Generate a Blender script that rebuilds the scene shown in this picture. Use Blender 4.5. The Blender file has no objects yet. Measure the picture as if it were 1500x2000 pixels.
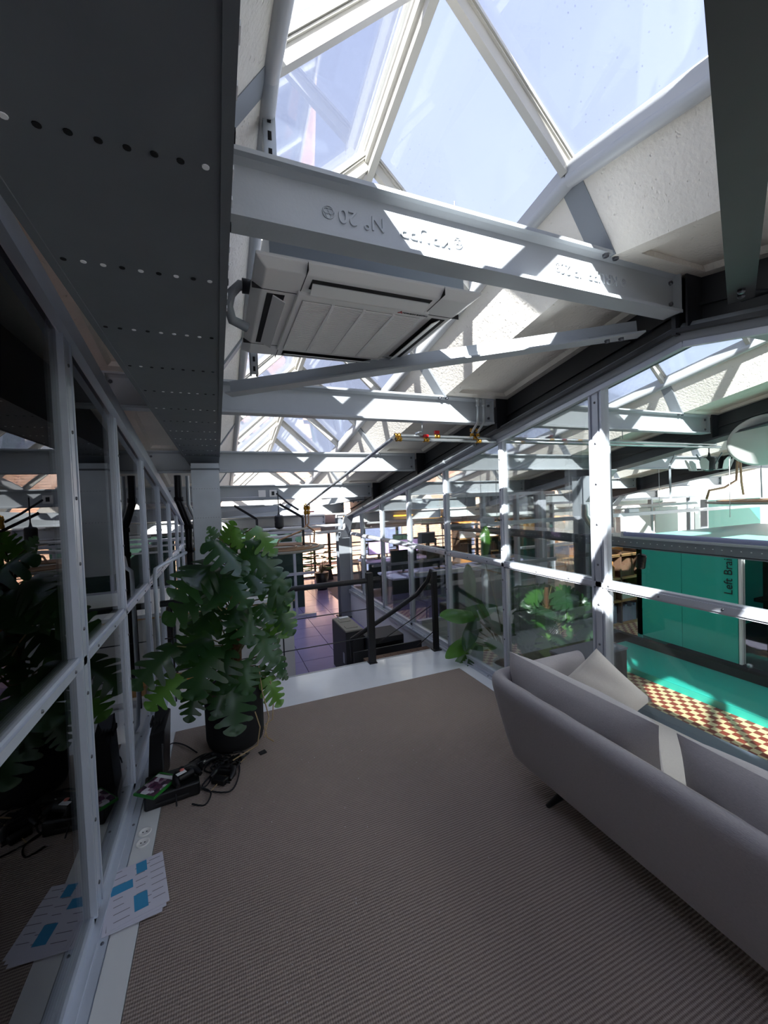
import bpy, bmesh, math, random
from mathutils import Vector, Matrix, Quaternion
random.seed(7)
C = bpy.context.scene.collection
SC = bpy.context.scene
PI = math.pi
# ------------------------------------------------------------------ camera
F = 791.33                       # focal length in pixels of the 1500 x 2000 frame
CAM = Vector((0.0, 0.0, 1.6))
def _dir(u, v): return Vector((u - 750.0, -(v - 1000.0), -F)).normalized()
_Y = _dir(425, 989); _X = _dir(2680, 905); _X = (_X - _Y * _X.dot(_Y)).normalized(); _Z = _X.cross(_Y)
R3 = Matrix((_X, _Y, _Z))        # camera space -> world
cam = bpy.data.cameras.new('camera'); camo = bpy.data.objects.new('camera', cam); C.objects.link(camo)
cam.sensor_fit = 'VERTICAL'; cam.sensor_height = 36.0; cam.lens = F * 36.0 / 2000.0
cam.clip_start = 0.02; cam.clip_end = 500
camo.matrix_world = Matrix.Translation(CAM) @ R3.to_4x4()
SC.camera = camo
def ray(u, v): return R3 @ _dir(u, v)
def atx(u, v, x): r = ray(u, v); return CAM + r * ((x - CAM.x) / r.x)
def aty(u, v, y): r = ray(u, v); return CAM + r * ((y - CAM.y) / r.y)
def atz(u, v, z): r = ray(u, v); return CAM + r * ((z - CAM.z) / r.z)
# ------------------------------------------------------------------ light
SUN_DIR = Vector((0.92, 1.0, -0.86)).normalized()
W = bpy.data.worlds.new('sky'); SC.world = W; W.use_nodes = True
nt = W.node_tree; nt.nodes.clear()
wo = nt.nodes.new('ShaderNodeOutputWorld'); bg = nt.nodes.new('ShaderNodeBackground')
tc = nt.nodes.new('ShaderNodeTexCoord'); sx = nt.nodes.new('ShaderNodeSeparateXYZ')
rp = nt.nodes.new('ShaderNodeValToRGB'); no = nt.nodes.new('ShaderNodeTexNoise'); mx = nt.nodes.new('ShaderNodeMixRGB')
rp.color_ramp.elements[0].position = 0.0; rp.color_ramp.elements[0].color = (0.66, 0.72, 0.93, 1)
rp.color_ramp.elements[1].position = 0.9; rp.color_ramp.elements[1].color = (0.50, 0.57, 0.86, 1)
no.inputs['Scale'].default_value = 1.6; no.inputs['Detail'].default_value = 4
mx.blend_type = 'MIX'; mx.inputs[2].default_value = (0.66, 0.71, 0.90, 1)
mp = nt.nodes.new('ShaderNodeMapRange'); mp.inputs[1].default_value = 0.42; mp.inputs[2].default_value = 0.75; mp.inputs[4].default_value = 0.6
L = nt.links.new
L(tc.outputs['Generated'], sx.inputs[0]); L(sx.outputs['Z'], rp.inputs[0]); L(tc.outputs['Generated'], no.inputs['Vector'])
L(no.outputs[0], mp.inputs[0]); L(mp.outputs[0], mx.inputs[0]); L(rp.outputs[0], mx.inputs[1]); L(mx.outputs[0], bg.inputs[0]); L(bg.outputs[0], wo.inputs[0])
bg.inputs[1].default_value = 0.50
sl = bpy.data.lights.new('sun', 'SUN'); sl.energy = 11.0; sl.angle = math.radians(0.6); sl.color = (1.0, 0.965, 0.91)
so = bpy.data.objects.new('sun', sl); C.objects.link(so); so.rotation_euler = SUN_DIR.to_track_quat('-Z', 'Y').to_euler(); so.location = (-6, -8, 9)
SC.view_settings.view_transform = 'Standard'; SC.view_settings.look = 'None'; SC.view_settings.gamma = 1.0
SC.view_settings.use_curve_mapping = False
SC.view_settings.exposure = 1.62
try:
    SC.cycles.transparent_max_bounces = 40; SC.cycles.max_bounces = 14; SC.cycles.diffuse_bounces = 9; SC.cycles.sample_clamp_indirect = 6.0
except Exception: pass
# ------------------------------------------------------------------ materials
def lin(c):
    return tuple(((x / 255.0) / 12.92 if x <= 10 else (((x / 255.0) + 0.055) / 1.055) ** 2.4) for x in c) + (1.0,)
def mat(name, rgb, rough=0.5, metal=0.0, var=0.0, vscale=8.0, bump=0.0, bscale=60.0, pits=0.0, spec=None, emit=None):
    m = bpy.data.materials.new(name); m.use_nodes = True; n = m.node_tree; b = n.nodes['Principled BSDF']
    b.inputs['Base Color'].default_value = lin(rgb); b.inputs['Roughness'].default_value = rough; b.inputs['Metallic'].default_value = metal
    if spec is not None: b.inputs['Specular IOR Level'].default_value = spec
    if emit: b.inputs['Emission Color'].default_value = lin(rgb); b.inputs['Emission Strength'].default_value = emit
    t = n.nodes.new('ShaderNodeTexCoord')
    if var:
        no = n.nodes.new('ShaderNodeTexNoise'); no.inputs['Scale'].default_value = vscale; no.inputs['Detail'].default_value = 5
        hs = n.nodes.new('ShaderNodeHueSaturation'); hs.inputs['Color'].default_value = lin(rgb)
        mr = n.nodes.new('ShaderNodeMapRange'); mr.inputs[1].default_value = 0.3; mr.inputs[2].default_value = 0.7
        mr.inputs[3].default_value = 1 - var; mr.inputs[4].default_value = 1 + var
        n.links.new(t.outputs['Object'], no.inputs['Vector']); n.links.new(no.outputs[0], mr.inputs[0]); n.links.new(mr.outputs[0], hs.inputs['Value']); n.links.new(hs.outputs[0], b.inputs['Base Color'])
    if bump:
        nb = n.nodes.new('ShaderNodeTexNoise'); nb.inputs['Scale'].default_value = bscale; nb.inputs['Detail'].default_value = 6
        bp = n.nodes.new('ShaderNodeBump'); bp.inputs['Strength'].default_value = bump; bp.inputs['Distance'].default_value = 0.01
        n.links.new(t.outputs['Object'], nb.inputs['Vector'])
        h = nb.outputs[0]
        if pits:
            vo = n.nodes.new('ShaderNodeTexVoronoi'); vo.inputs['Scale'].default_value = 38
            wv = n.nodes.new('ShaderNodeTexNoise'); wv.inputs['Scale'].default_value = 14; wv.inputs['Detail'].default_value = 3
            ad = n.nodes.new('ShaderNodeVectorMath'); ad.operation = 'MULTIPLY_ADD'; ad.inputs[1].default_value = (0.08, 0.08, 0.08)
            n.links.new(t.outputs['Object'], wv.inputs['Vector']); n.links.new(wv.outputs[1], ad.inputs[0]); n.links.new(t.outputs['Object'], ad.inputs[2]); n.links.new(ad.outputs[0], vo.inputs['Vector'])
            m1 = n.nodes.new('ShaderNodeMapRange'); m1.inputs[1].default_value = 0.0; m1.inputs[2].default_value = 0.25; m1.inputs[3].default_value = -pits; m1.inputs[4].default_value = 0
            m2 = n.nodes.new('ShaderNodeMapRange'); m2.inputs[1].default_value = 0.5; m2.inputs[2].default_value = 0.62
            mm = n.nodes.new('ShaderNodeMath'); mm.operation = 'MULTIPLY'; aa = n.nodes.new('ShaderNodeMath'); aa.operation = 'ADD'
            n.links.new(vo.outputs['Distance'], m1.inputs[0]); n.links.new(wv.outputs[0], m2.inputs[0]); n.links.new(m1.outputs[0], mm.inputs[0]); n.links.new(m2.outputs[0], mm.inputs[1])
            n.links.new(mm.outputs[0], aa.inputs[0]); n.links.new(nb.outputs[0], aa.inputs[1]); h = aa.outputs[0]
        n.links.new(h, bp.inputs['Height']); n.links.new(bp.outputs[0], b.inputs['Normal'])
    return m
def glass_mat(name, tint, refl=1.0, dust=0.0, speck=0.0):
    m = bpy.data.materials.new(name); m.use_nodes = True; n = m.node_tree; n.nodes.clear()
    o = n.nodes.new('ShaderNodeOutputMaterial'); tr = n.nodes.new('ShaderNodeBsdfTransparent'); gl = n.nodes.new('ShaderNodeBsdfGlossy')
    gl.inputs['Roughness'].default_value = 0.0; tr.inputs[0].default_value = tint
    fr = n.nodes.new('ShaderNodeFresnel'); fr.inputs[0].default_value = 1.5
    mu = n.nodes.new('ShaderNodeMath'); mu.operation = 'MULTIPLY'; mu.inputs[1].default_value = refl; mu.use_clamp = True
    ms = n.nodes.new('ShaderNodeMixShader'); n.links.new(fr.outputs[0], mu.inputs[0]); n.links.new(mu.outputs[0], ms.inputs[0]); n.links.new(tr.outputs[0], ms.inputs[1]); n.links.new(gl.outputs[0], ms.inputs[2])
    last = ms
    if dust or speck:
        df = n.nodes.new('ShaderNodeBsdfDiffuse'); df.inputs[0].default_value = (0.55, 0.56, 0.58, 1)
        t = n.nodes.new('ShaderNodeTexCoord'); no = n.nodes.new('ShaderNodeTexNoise'); no.inputs['Scale'].default_value = 2.3; no.inputs['Detail'].default_value = 6
        mr = n.nodes.new('ShaderNodeMapRange'); mr.inputs[1].default_value = 0.45; mr.inputs[2].default_value = 0.8; mr.inputs[4].default_value = dust
        vo = n.nodes.new('ShaderNodeTexVoronoi'); vo.inputs['Scale'].default_value = 30; vo.inputs['Randomness'].default_value = 1
        m1 = n.nodes.new('ShaderNodeMapRange'); m1.inputs[1].default_value = 0.06; m1.inputs[2].default_value = 0.13; m1.inputs[3].default_value = speck; m1.inputs[4].default_value = 0
        m2 = n.nodes.new('ShaderNodeMapRange'); m2.inputs[1].default_value = 0.52; m2.inputs[2].default_value = 0.64
        mm = n.nodes.new('ShaderNodeMath'); mm.operation = 'MULTIPLY'; aa = n.nodes.new('ShaderNodeMath'); aa.operation = 'ADD'
        for q in (no, vo): n.links.new(t.outputs['Object'], q.inputs['Vector'])
        n.links.new(no.outputs[0], mr.inputs[0]); n.links.new(vo.outputs['Distance'], m1.inputs[0]); n.links.new(no.outputs[0], m2.inputs[0])
        n.links.new(m1.outputs[0], mm.inputs[0]); n.links.new(m2.outputs[0], mm.inputs[1]); n.links.new(mm.outputs[0], aa.inputs[0]); n.links.new(mr.outputs[0], aa.inputs[1])
        m3 = n.nodes.new('ShaderNodeMixShader'); n.links.new(aa.outputs[0], m3.inputs[0]); n.links.new(ms.outputs[0], m3.inputs[1]); n.links.new(df.outputs[0], m3.inputs[2]); last = m3
    n.links.new(last.outputs[0], o.inputs[0]); return m
def fabric_mat(name, c1, c2, rough=0.95, scale=420):
    m = mat(name, c1, rough, spec=0.15); n = m.node_tree; b = n.nodes['Principled BSDF']; t = n.nodes.new('ShaderNodeTexCoord')
    no = n.nodes.new('ShaderNodeTexNoise'); no.inputs['Scale'].default_value = scale; no.inputs['Detail'].default_value = 3
    mp = n.nodes.new('ShaderNodeMapping'); mp.inputs['Scale'].default_value = (1, 0.25, 1)
    mx = n.nodes.new('ShaderNodeMixRGB'); mx.inputs[1].default_value = lin(c1); mx.inputs[2].default_value = lin(c2)
    bp = n.nodes.new('ShaderNodeBump'); bp.inputs['Strength'].default_value = 0.25; bp.inputs['Distance'].default_value = 0.003
    n.links.new(t.outputs['Object'], mp.inputs[0]); n.links.new(mp.outputs[0], no.inputs['Vector']); n.links.new(no.outputs[0], mx.inputs[0]); n.links.new(mx.outputs[0], b.inputs['Base Color'])
    n.links.new(no.outputs[0], bp.inputs['Height']); n.links.new(bp.outputs[0], b.inputs['Normal'])
    b.inputs['Sheen Weight'].default_value = 0.25
    return m
def carpet_mat():
    m = mat('ribbed_carpet', (104, 96, 92), 1.0, spec=0.05); n = m.node_tree; b = n.nodes['Principled BSDF']; t = n.nodes.new('ShaderNodeTexCoord')
    sp = n.nodes.new('ShaderNodeSeparateXYZ'); n.links.new(t.outputs['Object'], sp.inputs[0])
    nz = n.nodes.new('ShaderNodeTexNoise'); nz.inputs['Scale'].default_value = 260; nz.inputs['Detail'].default_value = 2; n.links.new(t.outputs['Object'], nz.inputs['Vector'])
    a = n.nodes.new('ShaderNodeMath'); a.operation = 'MULTIPLY'; a.inputs[1].default_value = 2 * PI / 0.0126; n.links.new(sp.outputs['Y'], a.inputs[0])
    s = n.nodes.new('ShaderNodeMath'); s.operation = 'SINE'; n.links.new(a.outputs[0], s.inputs[0])
    a2 = n.nodes.new('ShaderNodeMath'); a2.operation = 'MULTIPLY'; a2.inputs[1].default_value = 2 * PI / 0.0075; n.links.new(sp.outputs['X'], a2.inputs[0])
    s2 = n.nodes.new('ShaderNodeMath'); s2.operation = 'SINE'; n.links.new(a2.outputs[0], s2.inputs[0])
    h = n.nodes.new('ShaderNodeMath'); h.operation = 'MULTIPLY_ADD'; h.inputs[1].default_value = 0.35; n.links.new(s2.outputs[0], h.inputs[0]); n.links.new(s.outputs[0], h.inputs[2])
    h2 = n.nodes.new('ShaderNodeMath'); h2.operation = 'MULTIPLY_ADD'; h2.inputs[1].default_value = 1.3; n.links.new(nz.outputs[0], h2.inputs[0]); n.links.new(h.outputs[0], h2.inputs[2])
    mr = n.nodes.new('ShaderNodeMapRange'); mr.inputs[1].default_value = -0.8; mr.inputs[2].default_value = 2.2; n.links.new(h2.outputs[0], mr.inputs[0])
    rp = n.nodes.new('ShaderNodeValToRGB'); rp.color_ramp.elements[0].color = lin((124, 110, 103)); rp.color_ramp.elements[1].color = lin((194, 178, 167)); n.links.new(mr.outputs[0], rp.inputs[0])
    n.links.new(rp.outputs[0], b.inputs['Base Color'])
    bp = n.nodes.new('ShaderNodeBump'); bp.inputs['Strength'].default_value = 0.8; bp.inputs['Distance'].default_value = 0.002; n.links.new(h2.outputs[0], bp.inputs['Height']); n.links.new(bp.outputs[0], b.inputs['Normal'])
    return m
def checker_mat(name, c1, c2, size):
    m = mat(name, c1, 0.45); n = m.node_tree; b = n.nodes['Principled BSDF']; t = n.nodes.new('ShaderNodeTexCoord')
    ck = n.nodes.new('ShaderNodeTexChecker'); ck.inputs['Scale'].default_value = 1.0 / size; ck.inputs[1].default_value = lin(c1); ck.inputs[2].default_value = lin(c2)
    mp = n.nodes.new('ShaderNodeMapping'); mp.inputs['Location'].default_value = (0.01, 0.01, 0.37)
    n.links.new(t.outputs['Object'], mp.inputs[0]); n.links.new(mp.outputs[0], ck.inputs['Vector']); n.links.new(ck.outputs[0], b.inputs['Base Color']); return m
def leaf_mat(name, c1, c2):
    m = mat(name, c1, 0.28, spec=0.7); n = m.node_tree; b = n.nodes['Principled BSDF']
    oi = n.nodes.new('ShaderNodeObjectInfo'); mx = n.nodes.new('ShaderNodeMixRGB'); mx.inputs[1].default_value = lin(c1); mx.inputs[2].default_value = lin(c2)
    n.links.new(oi.outputs['Random'], mx.inputs[0]); n.links.new(mx.outputs[0], b.inputs['Base Color'])
    tr = n.nodes.new('ShaderNodeBsdfTranslucent'); tr.inputs[0].default_value = lin((90, 150, 40)); ms = n.nodes.new('ShaderNodeMixShader'); ms.inputs[0].default_value = 0.22
    o = n.nodes['Material Output']; n.links.new(b.outputs[0], ms.inputs[1]); n.links.new(tr.outputs[0], ms.inputs[2]); n.links.new(ms.outputs[0], o.inputs[0]); return m
M = dict(
 beam=mat('grey_paint', (176, 181, 185), 0.5, var=0.04, vscale=5, bump=0.06, bscale=90),
 band=mat('mid_grey_paint', (138, 143, 148), 0.5, var=0.03),
 dark=mat('black_paint', (40, 41, 45), 0.45, var=0.1, vscale=4),
 black=mat('black_plastic', (16, 16, 18), 0.4), blackmatt=mat('matt_black', (22, 22, 24), 0.8),
 duct=mat('galvanised_duct', (102, 107, 113), 0.55, 0.1, var=0.07, vscale=6, bump=0.03, bscale=200),
 duct_lit=mat('galvanised_duct_lit', (196, 202, 208), 0.4, 0.25, var=0.07, vscale=6), hole=mat('hole_black', (6, 6, 7), 0.9), lit_hole=mat('lit_hole_white', (245, 246, 248), 0.3, 0.0),
 frame=mat('aluminium_grey', (200, 204, 212), 0.38, 0.25, var=0.03), frameL=mat('aluminium_blue_grey', (206, 213, 224), 0.38, 0.3, var=0.04),
 screw=mat('screw_steel', (110, 112, 118), 0.3, 0.9), seal=mat('rubber_seal', (25, 25, 27), 0.7),
 conc=mat('painted_concrete', (232, 226, 215), 0.85, var=0.05, vscale=3, bump=0.55, bscale=55, pits=1.6),
 soff=mat('smooth_soffit', (228, 223, 213), 0.85, var=0.04, vscale=2, bump=0.15, bscale=25),
 sash=mat('skylight_profile', (200, 197, 188), 0.4, 0.1, var=0.03), tube=mat('curb_tube', (186, 188, 190), 0.4, 0.1),
 white=mat('white_gloss_board', (240, 242, 246), 0.12, var=0.02), wht=mat('white_paint', (225, 226, 226), 0.6),
 acw=mat('off_white_plastic', (240, 238, 235), 0.4), acg=mat('grille_grey', (196, 193, 190), 0.6), slot=mat('slot_dark', (30, 28, 28), 0.7), red=mat('red_enamel', (190, 25, 30), 0.4),
 galv=mat('galvanised_pipe', (185, 190, 192), 0.3, 0.8), brass=mat('brass', (200, 150, 60), 0.3, 0.9), copper=mat('brown_pipe', (170, 135, 105), 0.4, 0.5),
 sofa=fabric_mat('grey_sofa_weave', (152, 147, 149), (182, 177, 179)), lite=fabric_mat('pale_linen', (196, 189, 180), (214, 208, 200)), cush=fabric_mat('cushion_weave', (158, 153, 154), (188, 183, 184)),
 carpet=carpet_mat(), check=checker_mat('red_cream_checker', (226, 205, 158), (142, 62, 48), 0.062), darkcheck=checker_mat('brown_checker', (168, 112, 92), (104, 60, 50), 0.12),
 purple=mat('polished_stone', (160, 152, 200), 0.18, var=0.06, vscale=3, bump=0.03, bscale=20), grout=mat('grout', (96, 88, 104), 0.7),
 teal=mat('teal_lacquer', (56, 190, 170), 0.35, var=0.02), tealr=mat('pale_teal_roof', (112, 168, 155), 0.35), teald=mat('teal_panel', (48, 174, 156), 0.4),
 counter=mat('grey_cabinet', (205,205,202), 0.6), ctop=mat('white_top', (224, 226, 230), 0.3), wood=mat('plywood', (196, 150, 96), 0.6, var=0.1, vscale=20),
 orange=mat('warm_wood', (205, 140, 70), 0.6, var=0.12), brown=mat('brown_board', (105, 78, 60), 0.7, var=0.1), beige=mat('beige_metal', (150, 146, 134), 0.6),
 ledge=mat('slate_grey_top', (110, 117, 130), 0.5, var=0.03), boxk=mat('charcoal_box', (48, 48, 50), 0.55, var=0.08), 
 peach=mat('peach_render', (226, 184, 158), 0.9, var=0.06, vscale=1.2), brickline=mat('pale_brick', (214, 168, 142), 0.9), fac=mat('lilac_panel', (168, 170, 205), 0.6), 
 hedge=mat('dark_green_screen', (22, 52, 42), 0.7, var=0.2), rust=mat('dark_brown_steel', (52, 40, 38), 0.5), screen=mat('screen_lilac', (190, 160, 215), 0.4, emit=0.35),
 soil=mat('soil', (60, 42, 30), 0.95, bump=0.5), stem=mat('plant_stem', (96, 92, 48), 0.6), moss=mat('moss_pole', (96, 66, 40), 0.95, var=0.3, vscale=40, bump=1.0, bscale=120), root=mat('aerial_root', (176, 150, 112), 0.8),
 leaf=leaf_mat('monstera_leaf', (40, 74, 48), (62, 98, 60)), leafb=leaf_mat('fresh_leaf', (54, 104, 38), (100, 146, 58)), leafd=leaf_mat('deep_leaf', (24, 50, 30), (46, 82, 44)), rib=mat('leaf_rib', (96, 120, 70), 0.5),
 paper=mat('white_paper', (216, 214, 226), 0.7), blue=mat('blue_print', (58, 150, 196), 0.6), ink=mat('grey_ink', (136, 132, 142), 0.8), green=mat('green_case', (40, 130, 48), 0.35),
 pink=mat('pink_sticker', (230, 130, 120), 0.5), purp=mat('purple_card', (130, 70, 190), 0.5), cloth=mat('dark_mesh', (30, 30, 34), 0.9), warm=mat('warm_lamp_ring', (255, 180, 70), 0.5, emit=1.5),
 glass=glass_mat('clear_glass', (0.955, 0.98, 0.975, 1), 0.6), glassL=glass_mat('left_partition_glass', (0.92, 0.945, 0.945, 1), 1.2), sky=glass_mat('roof_glass', (0.93, 0.955, 0.985, 1), 0.55, dust=0.04, speck=0.35), facg=glass_mat('facade_glass', (0.95, 0.97, 0.97, 1), 0.5))
# game cover print
def cover_mat():
    m = mat('game_cover_print', (60, 50, 80), 0.3); n = m.node_tree; b = n.nodes['Principled BSDF']; t = n.nodes.new('ShaderNodeTexCoord')
    vo = n.nodes.new('ShaderNodeTexVoronoi'); vo.inputs['Scale'].default_value = 45; rp = n.nodes.new('ShaderNodeValToRGB'); e = rp.color_ramp.elements
    e[0].color = lin((40, 34, 52)); e[1].color = lin((225, 222, 230)); q = e.new(0.5); q.color = lin((110, 60, 90)); n.links.new(t.outputs['Object'], vo.inputs['Vector'])
    sp = n.nodes.new('ShaderNodeSeparateColor'); n.links.new(vo.outputs['Color'], sp.inputs[0]); n.links.new(sp.outputs[0], rp.inputs[0]); n.links.new(rp.outputs[0], b.inputs['Base Color']); return m
M['cover'] = cover_mat()
# ------------------------------------------------------------------ mesh helpers
ORG = {}
class MB:
    def __init__(s): s.v = []; s.f = []; s.sm = []
    def add(s, vs, fs, smooth=False):
        o = len(s.v); s.v += [tuple(v) for v in vs]; s.f += [tuple(i + o for i in f) for f in fs]; s.sm += [smooth] * len(fs); return s
    def box(s, x0, y0, z0, x1, y1, z1):
        if x0 > x1: x0, x1 = x1, x0
        if y0 > y1: y0, y1 = y1, y0
        if z0 > z1: z0, z1 = z1, z0
        return s.add([(x0, y0, z0), (x1, y0, z0), (x1, y1, z0), (x0, y1, z0), (x0, y0, z1), (x1, y0, z1), (x1, y1, z1), (x0, y1, z1)],
              [(0, 3, 2, 1), (4, 5, 6, 7), (0, 1, 5, 4), (1, 2, 6, 5), (2, 3, 7, 6), (3, 0, 4, 7)])
    def hexa(s, a, b):   # two quads a (4 pts) -> b (4 pts)
        return s.add(list(a) + list(b), [(0, 3, 2, 1), (4, 5, 6, 7), (0, 1, 5, 4), (1, 2, 6, 5), (2, 3, 7, 6), (3, 0, 4, 7)])
    def prism(s, poly, e):
        n = len(poly); e = Vector(e); vs = [Vector(p) for p in poly]; vs += [p + e for p in vs]
        return s.add(vs, [tuple(range(n))[::-1], tuple(range(n, 2 * n))] + [(i, (i + 1) % n, n + (i + 1) % n, n + i) for i in range(n)])
    def bar(s, p0, p1, w, h, up=(0, 0, 1), off=(0, 0)):
        p0 = Vector(p0); p1 = Vector(p1); d = (p1 - p0).normalized(); side = d.cross(Vector(up)).normalized(); u = side.cross(d).normalized()
        o = side * off[0] + u * off[1]; q = []
        for p in (p0, p1): q.append([p + o + side * a * w / 2 + u * b * h / 2 for a, b in ((-1, -1), (1, -1), (1, 1), (-1, 1))])
        return s.hexa(q[0], q[1])
    def tube(s, pts, r, n=8, cap=True):
        pts = [Vector(p) for p in pts]; rs = r if isinstance(r, (list, tuple)) else [r] * len(pts); rings = []
        up = Vector((0, 0, 1)); d0 = (pts[1] - pts[0]).normalized()
        if abs(d0.dot(up)) > 0.95: up = Vector((1, 0, 0))
        a = d0.cross(up).normalized()
        for i, p in enumerate(pts):
            d = (pts[min(i + 1, len(pts) - 1)] - pts[max(i - 1, 0)]).normalized(); a = (a - d * a.dot(d)).normalized(); b = d.cross(a)
            rings.append([p + (a * math.cos(t) + b * math.sin(t)) * rs[i] for t in [2 * PI * k / n for k in range(n)]])
        vs = [v for q in rings for v in q]; fs = [(i * n + k, i * n + (k + 1) % n, (i + 1) * n + (k + 1) % n, (i + 1) * n + k) for i in range(len(pts) - 1) for k in range(n)]
        s.add(vs, fs, True)
        if cap: s.add(rings[0], [tuple(range(n))[::-1]]); s.add(rings[-1], [tuple(range(n))])
        return s
    def lathe(s, prof, c, n=24, axis=(0, 0, 1), smooth=True):
        c = Vector(c); ax = Vector(axis).normalized(); t = Vector((1, 0, 0)) if abs(ax.x) < 0.9 else Vector((0, 1, 0)); a = ax.cross(t).normalized(); b = ax.cross(a)
        vs = []; m = len(prof)
        for r, z in prof:
            for k in range(n): w = 2 * PI * k / n; vs.append(c + ax * z + (a * math.cos(w) + b * math.sin(w)) * max(r, 1e-4))
        return s.add(vs, [(i * n + k, i * n + (k + 1) % n, (i + 1) * n + (k + 1) % n, (i + 1) * n + k) for i in range(m - 1) for k in range(n)], smooth)
    def grid(s, pts, smooth=True, closed=False):   # pts[i][j]
        n = len(pts); m = len(pts[0]); vs = [p for r in pts for p in r]
        return s.add(vs, [(i * m + j, i * m + (j + 1) % m, (i + 1) * m + (j + 1) % m, (i + 1) * m + j) for i in range(n - 1) for j in range(m if closed else m - 1)], smooth)
    def build(s, name, m, parent=None, bevel=0, solid=0, subsurf=0):
        me = bpy.data.meshes.new(name)
        if parent is not None: org = ORG[parent.name]
        else:
            xs = [v[0] for v in s.v]; ys = [v[1] for v in s.v]; zs = [v[2] for v in s.v]
            org = Vector(((min(xs) + max(xs)) / 2, (min(ys) + max(ys)) / 2, min(zs)))
        me.from_pydata([(v[0] - org.x, v[1] - org.y, v[2] - org.z) for v in s.v], [], s.f)
        me.polygons.foreach_set('use_smooth', s.sm); me.materials.append(M[m] if isinstance(m, str) else m)
        bm = bmesh.new(); bm.from_mesh(me); bmesh.ops.recalc_face_normals(bm, faces=bm.faces); bm.to_mesh(me); bm.free()
        o = bpy.data.objects.new(name, me); C.objects.link(o); ORG[o.name] = org
        if parent is not None: o.parent = parent
        else: o.location = org
        if bevel: b = o.modifiers.new('bevel', 'BEVEL'); b.width = bevel; b.segments = 2; b.limit_method = 'ANGLE'
        if solid: b = o.modifiers.new('solid', 'SOLIDIFY'); b.thickness = solid; b.offset = 0
        if subsurf: b = o.modifiers.new('sub', 'SUBSURF'); b.levels = subsurf; b.render_levels = subsurf
        return o
def tag(o, label=None, cat=None, group=None, kind=None):
    if label: o['label'] = label
    if cat: o['category'] = cat
    if group: o['group'] = group
    if kind: o['kind'] = kind
    return o
def thing(name, loc, label=None, cat=None, group=None, kind=None):
    o = bpy.data.objects.new(name, None); o.empty_display_size = 0.05; C.objects.link(o); o.location = loc; ORG[o.name] = Vector(loc)
    return tag(o, label, cat, group, kind)
def copy_tree(o, parent=None):
    c = o.copy(); C.objects.link(c)
    if parent is not None: c.parent = parent
    ORG[c.name] = ORG[o.name]
    for ch in KIDS(o): copy_tree(ch, c)
    return c
def KIDS(o): return [x for x in list(C.objects) if x.parent == o]
def text_mesh(name, body, size, origin, xdir, ydir, m, parent, depth=0.002, center=True):
    cu = bpy.data.curves.new(name + '_c', 'FONT'); cu.body = body; cu.size = size; cu.extrude = depth
    if center: cu.align_x = 'CENTER'; cu.align_y = 'CENTER'
    t = bpy.data.objects.new(name + '_t', cu); C.objects.link(t); bpy.context.view_layer.update()
    me = bpy.data.meshes.new_from_object(t.evaluated_get(bpy.context.evaluated_depsgraph_get())); C.objects.unlink(t); bpy.data.objects.remove(t); bpy.data.curves.remove(cu)
    X = Vector(xdir).normalized(); Y = Vector(ydir).normalized(); Z = X.cross(Y); org = ORG[parent.name] if parent else Vector((0, 0, 0))
    mt = Matrix((X, Y, Z)).transposed().to_4x4(); mt.translation = Vector(origin) - org; me.transform(mt)
    me.name = name; me.materials.clear(); me.materials.append(M[m]); o = bpy.data.objects.new(name, me); C.objects.link(o); ORG[o.name] = org
    if parent: o.parent = parent
    return o
# ================================================================== SETTING
TS = 0.182
def dz(y): return -TS * abs(y - 1.3)
PER = 2.8; XC = 0.82
YN = -4.42; SEG = [1.3 + 1.43 * k for k in range(-4, 8)]      # beam planes  -1.56 .. 11.31
# ---- platform floor
fl = thing('floor', (0.8, 1.0, -0.5), kind='structure')
MB().box(-0.62, YN, -0.5, 2.30, 3.78, -0.006).build('platform', 'white', fl)
b = MB(); b.box(-0.62, 3.775, -0.035, 2.30, 3.80, -0.004); b.build('platform_edge_strip', 'tube', fl)
low = MB(); low.box(-6, 3.80, -0.56, 2.2, 11.5, -0.515).build('lower_floor_base', 'grout', fl)
proto = None; n = 0
for i in range(6):
    for j in range(16):
        x = 0.02 + i * 0.47 - 0.47; y = 3.95 + j * 0.47
        if proto is None: proto = MB().box(x, y, -0.53, x + 0.462, y + 0.462, -0.5).build('floor_tile', 'purple', fl)
        else:
            o = proto.copy(); C.objects.link(o); o.location = (i * 0.47, j * 0.47, random.uniform(-0.0012, 0.0012)); 
MB().box(2.30, YN, -0.56, 11.0, 7.5, -0.5).build('checker_paving', 'check', fl)
MB().box(2.30, 7.5, -0.56, 14.0, 11.5, -0.5).build('dark_floor_beyond', 'grout', fl)
MB().box(-6, YN, -0.56, -0.62, 3.8, -0.5).build('left_room_paving', 'darkcheck', fl)
tag(MB().box(-0.35, YN, -0.006, 2.02, 3.22, 0.004).build('carpet', 'carpet'), 'brown-grey ribbed carpet covering most of the raised platform', 'carpet')
# crumbs / lint on the carpet
b = MB()
for k in range(60):
    x = random.uniform(-0.25, 1.4); y = random.uniform(0.9, 2.6); r = random.uniform(0.0012, 0.0028); b.box(x, y, 0.004, x + r, y + r, 0.0065)
tag(b.build('lint', 'white'), 'tiny white specks of lint scattered on the ribbed carpet', 'lint', kind='stuff')
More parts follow.
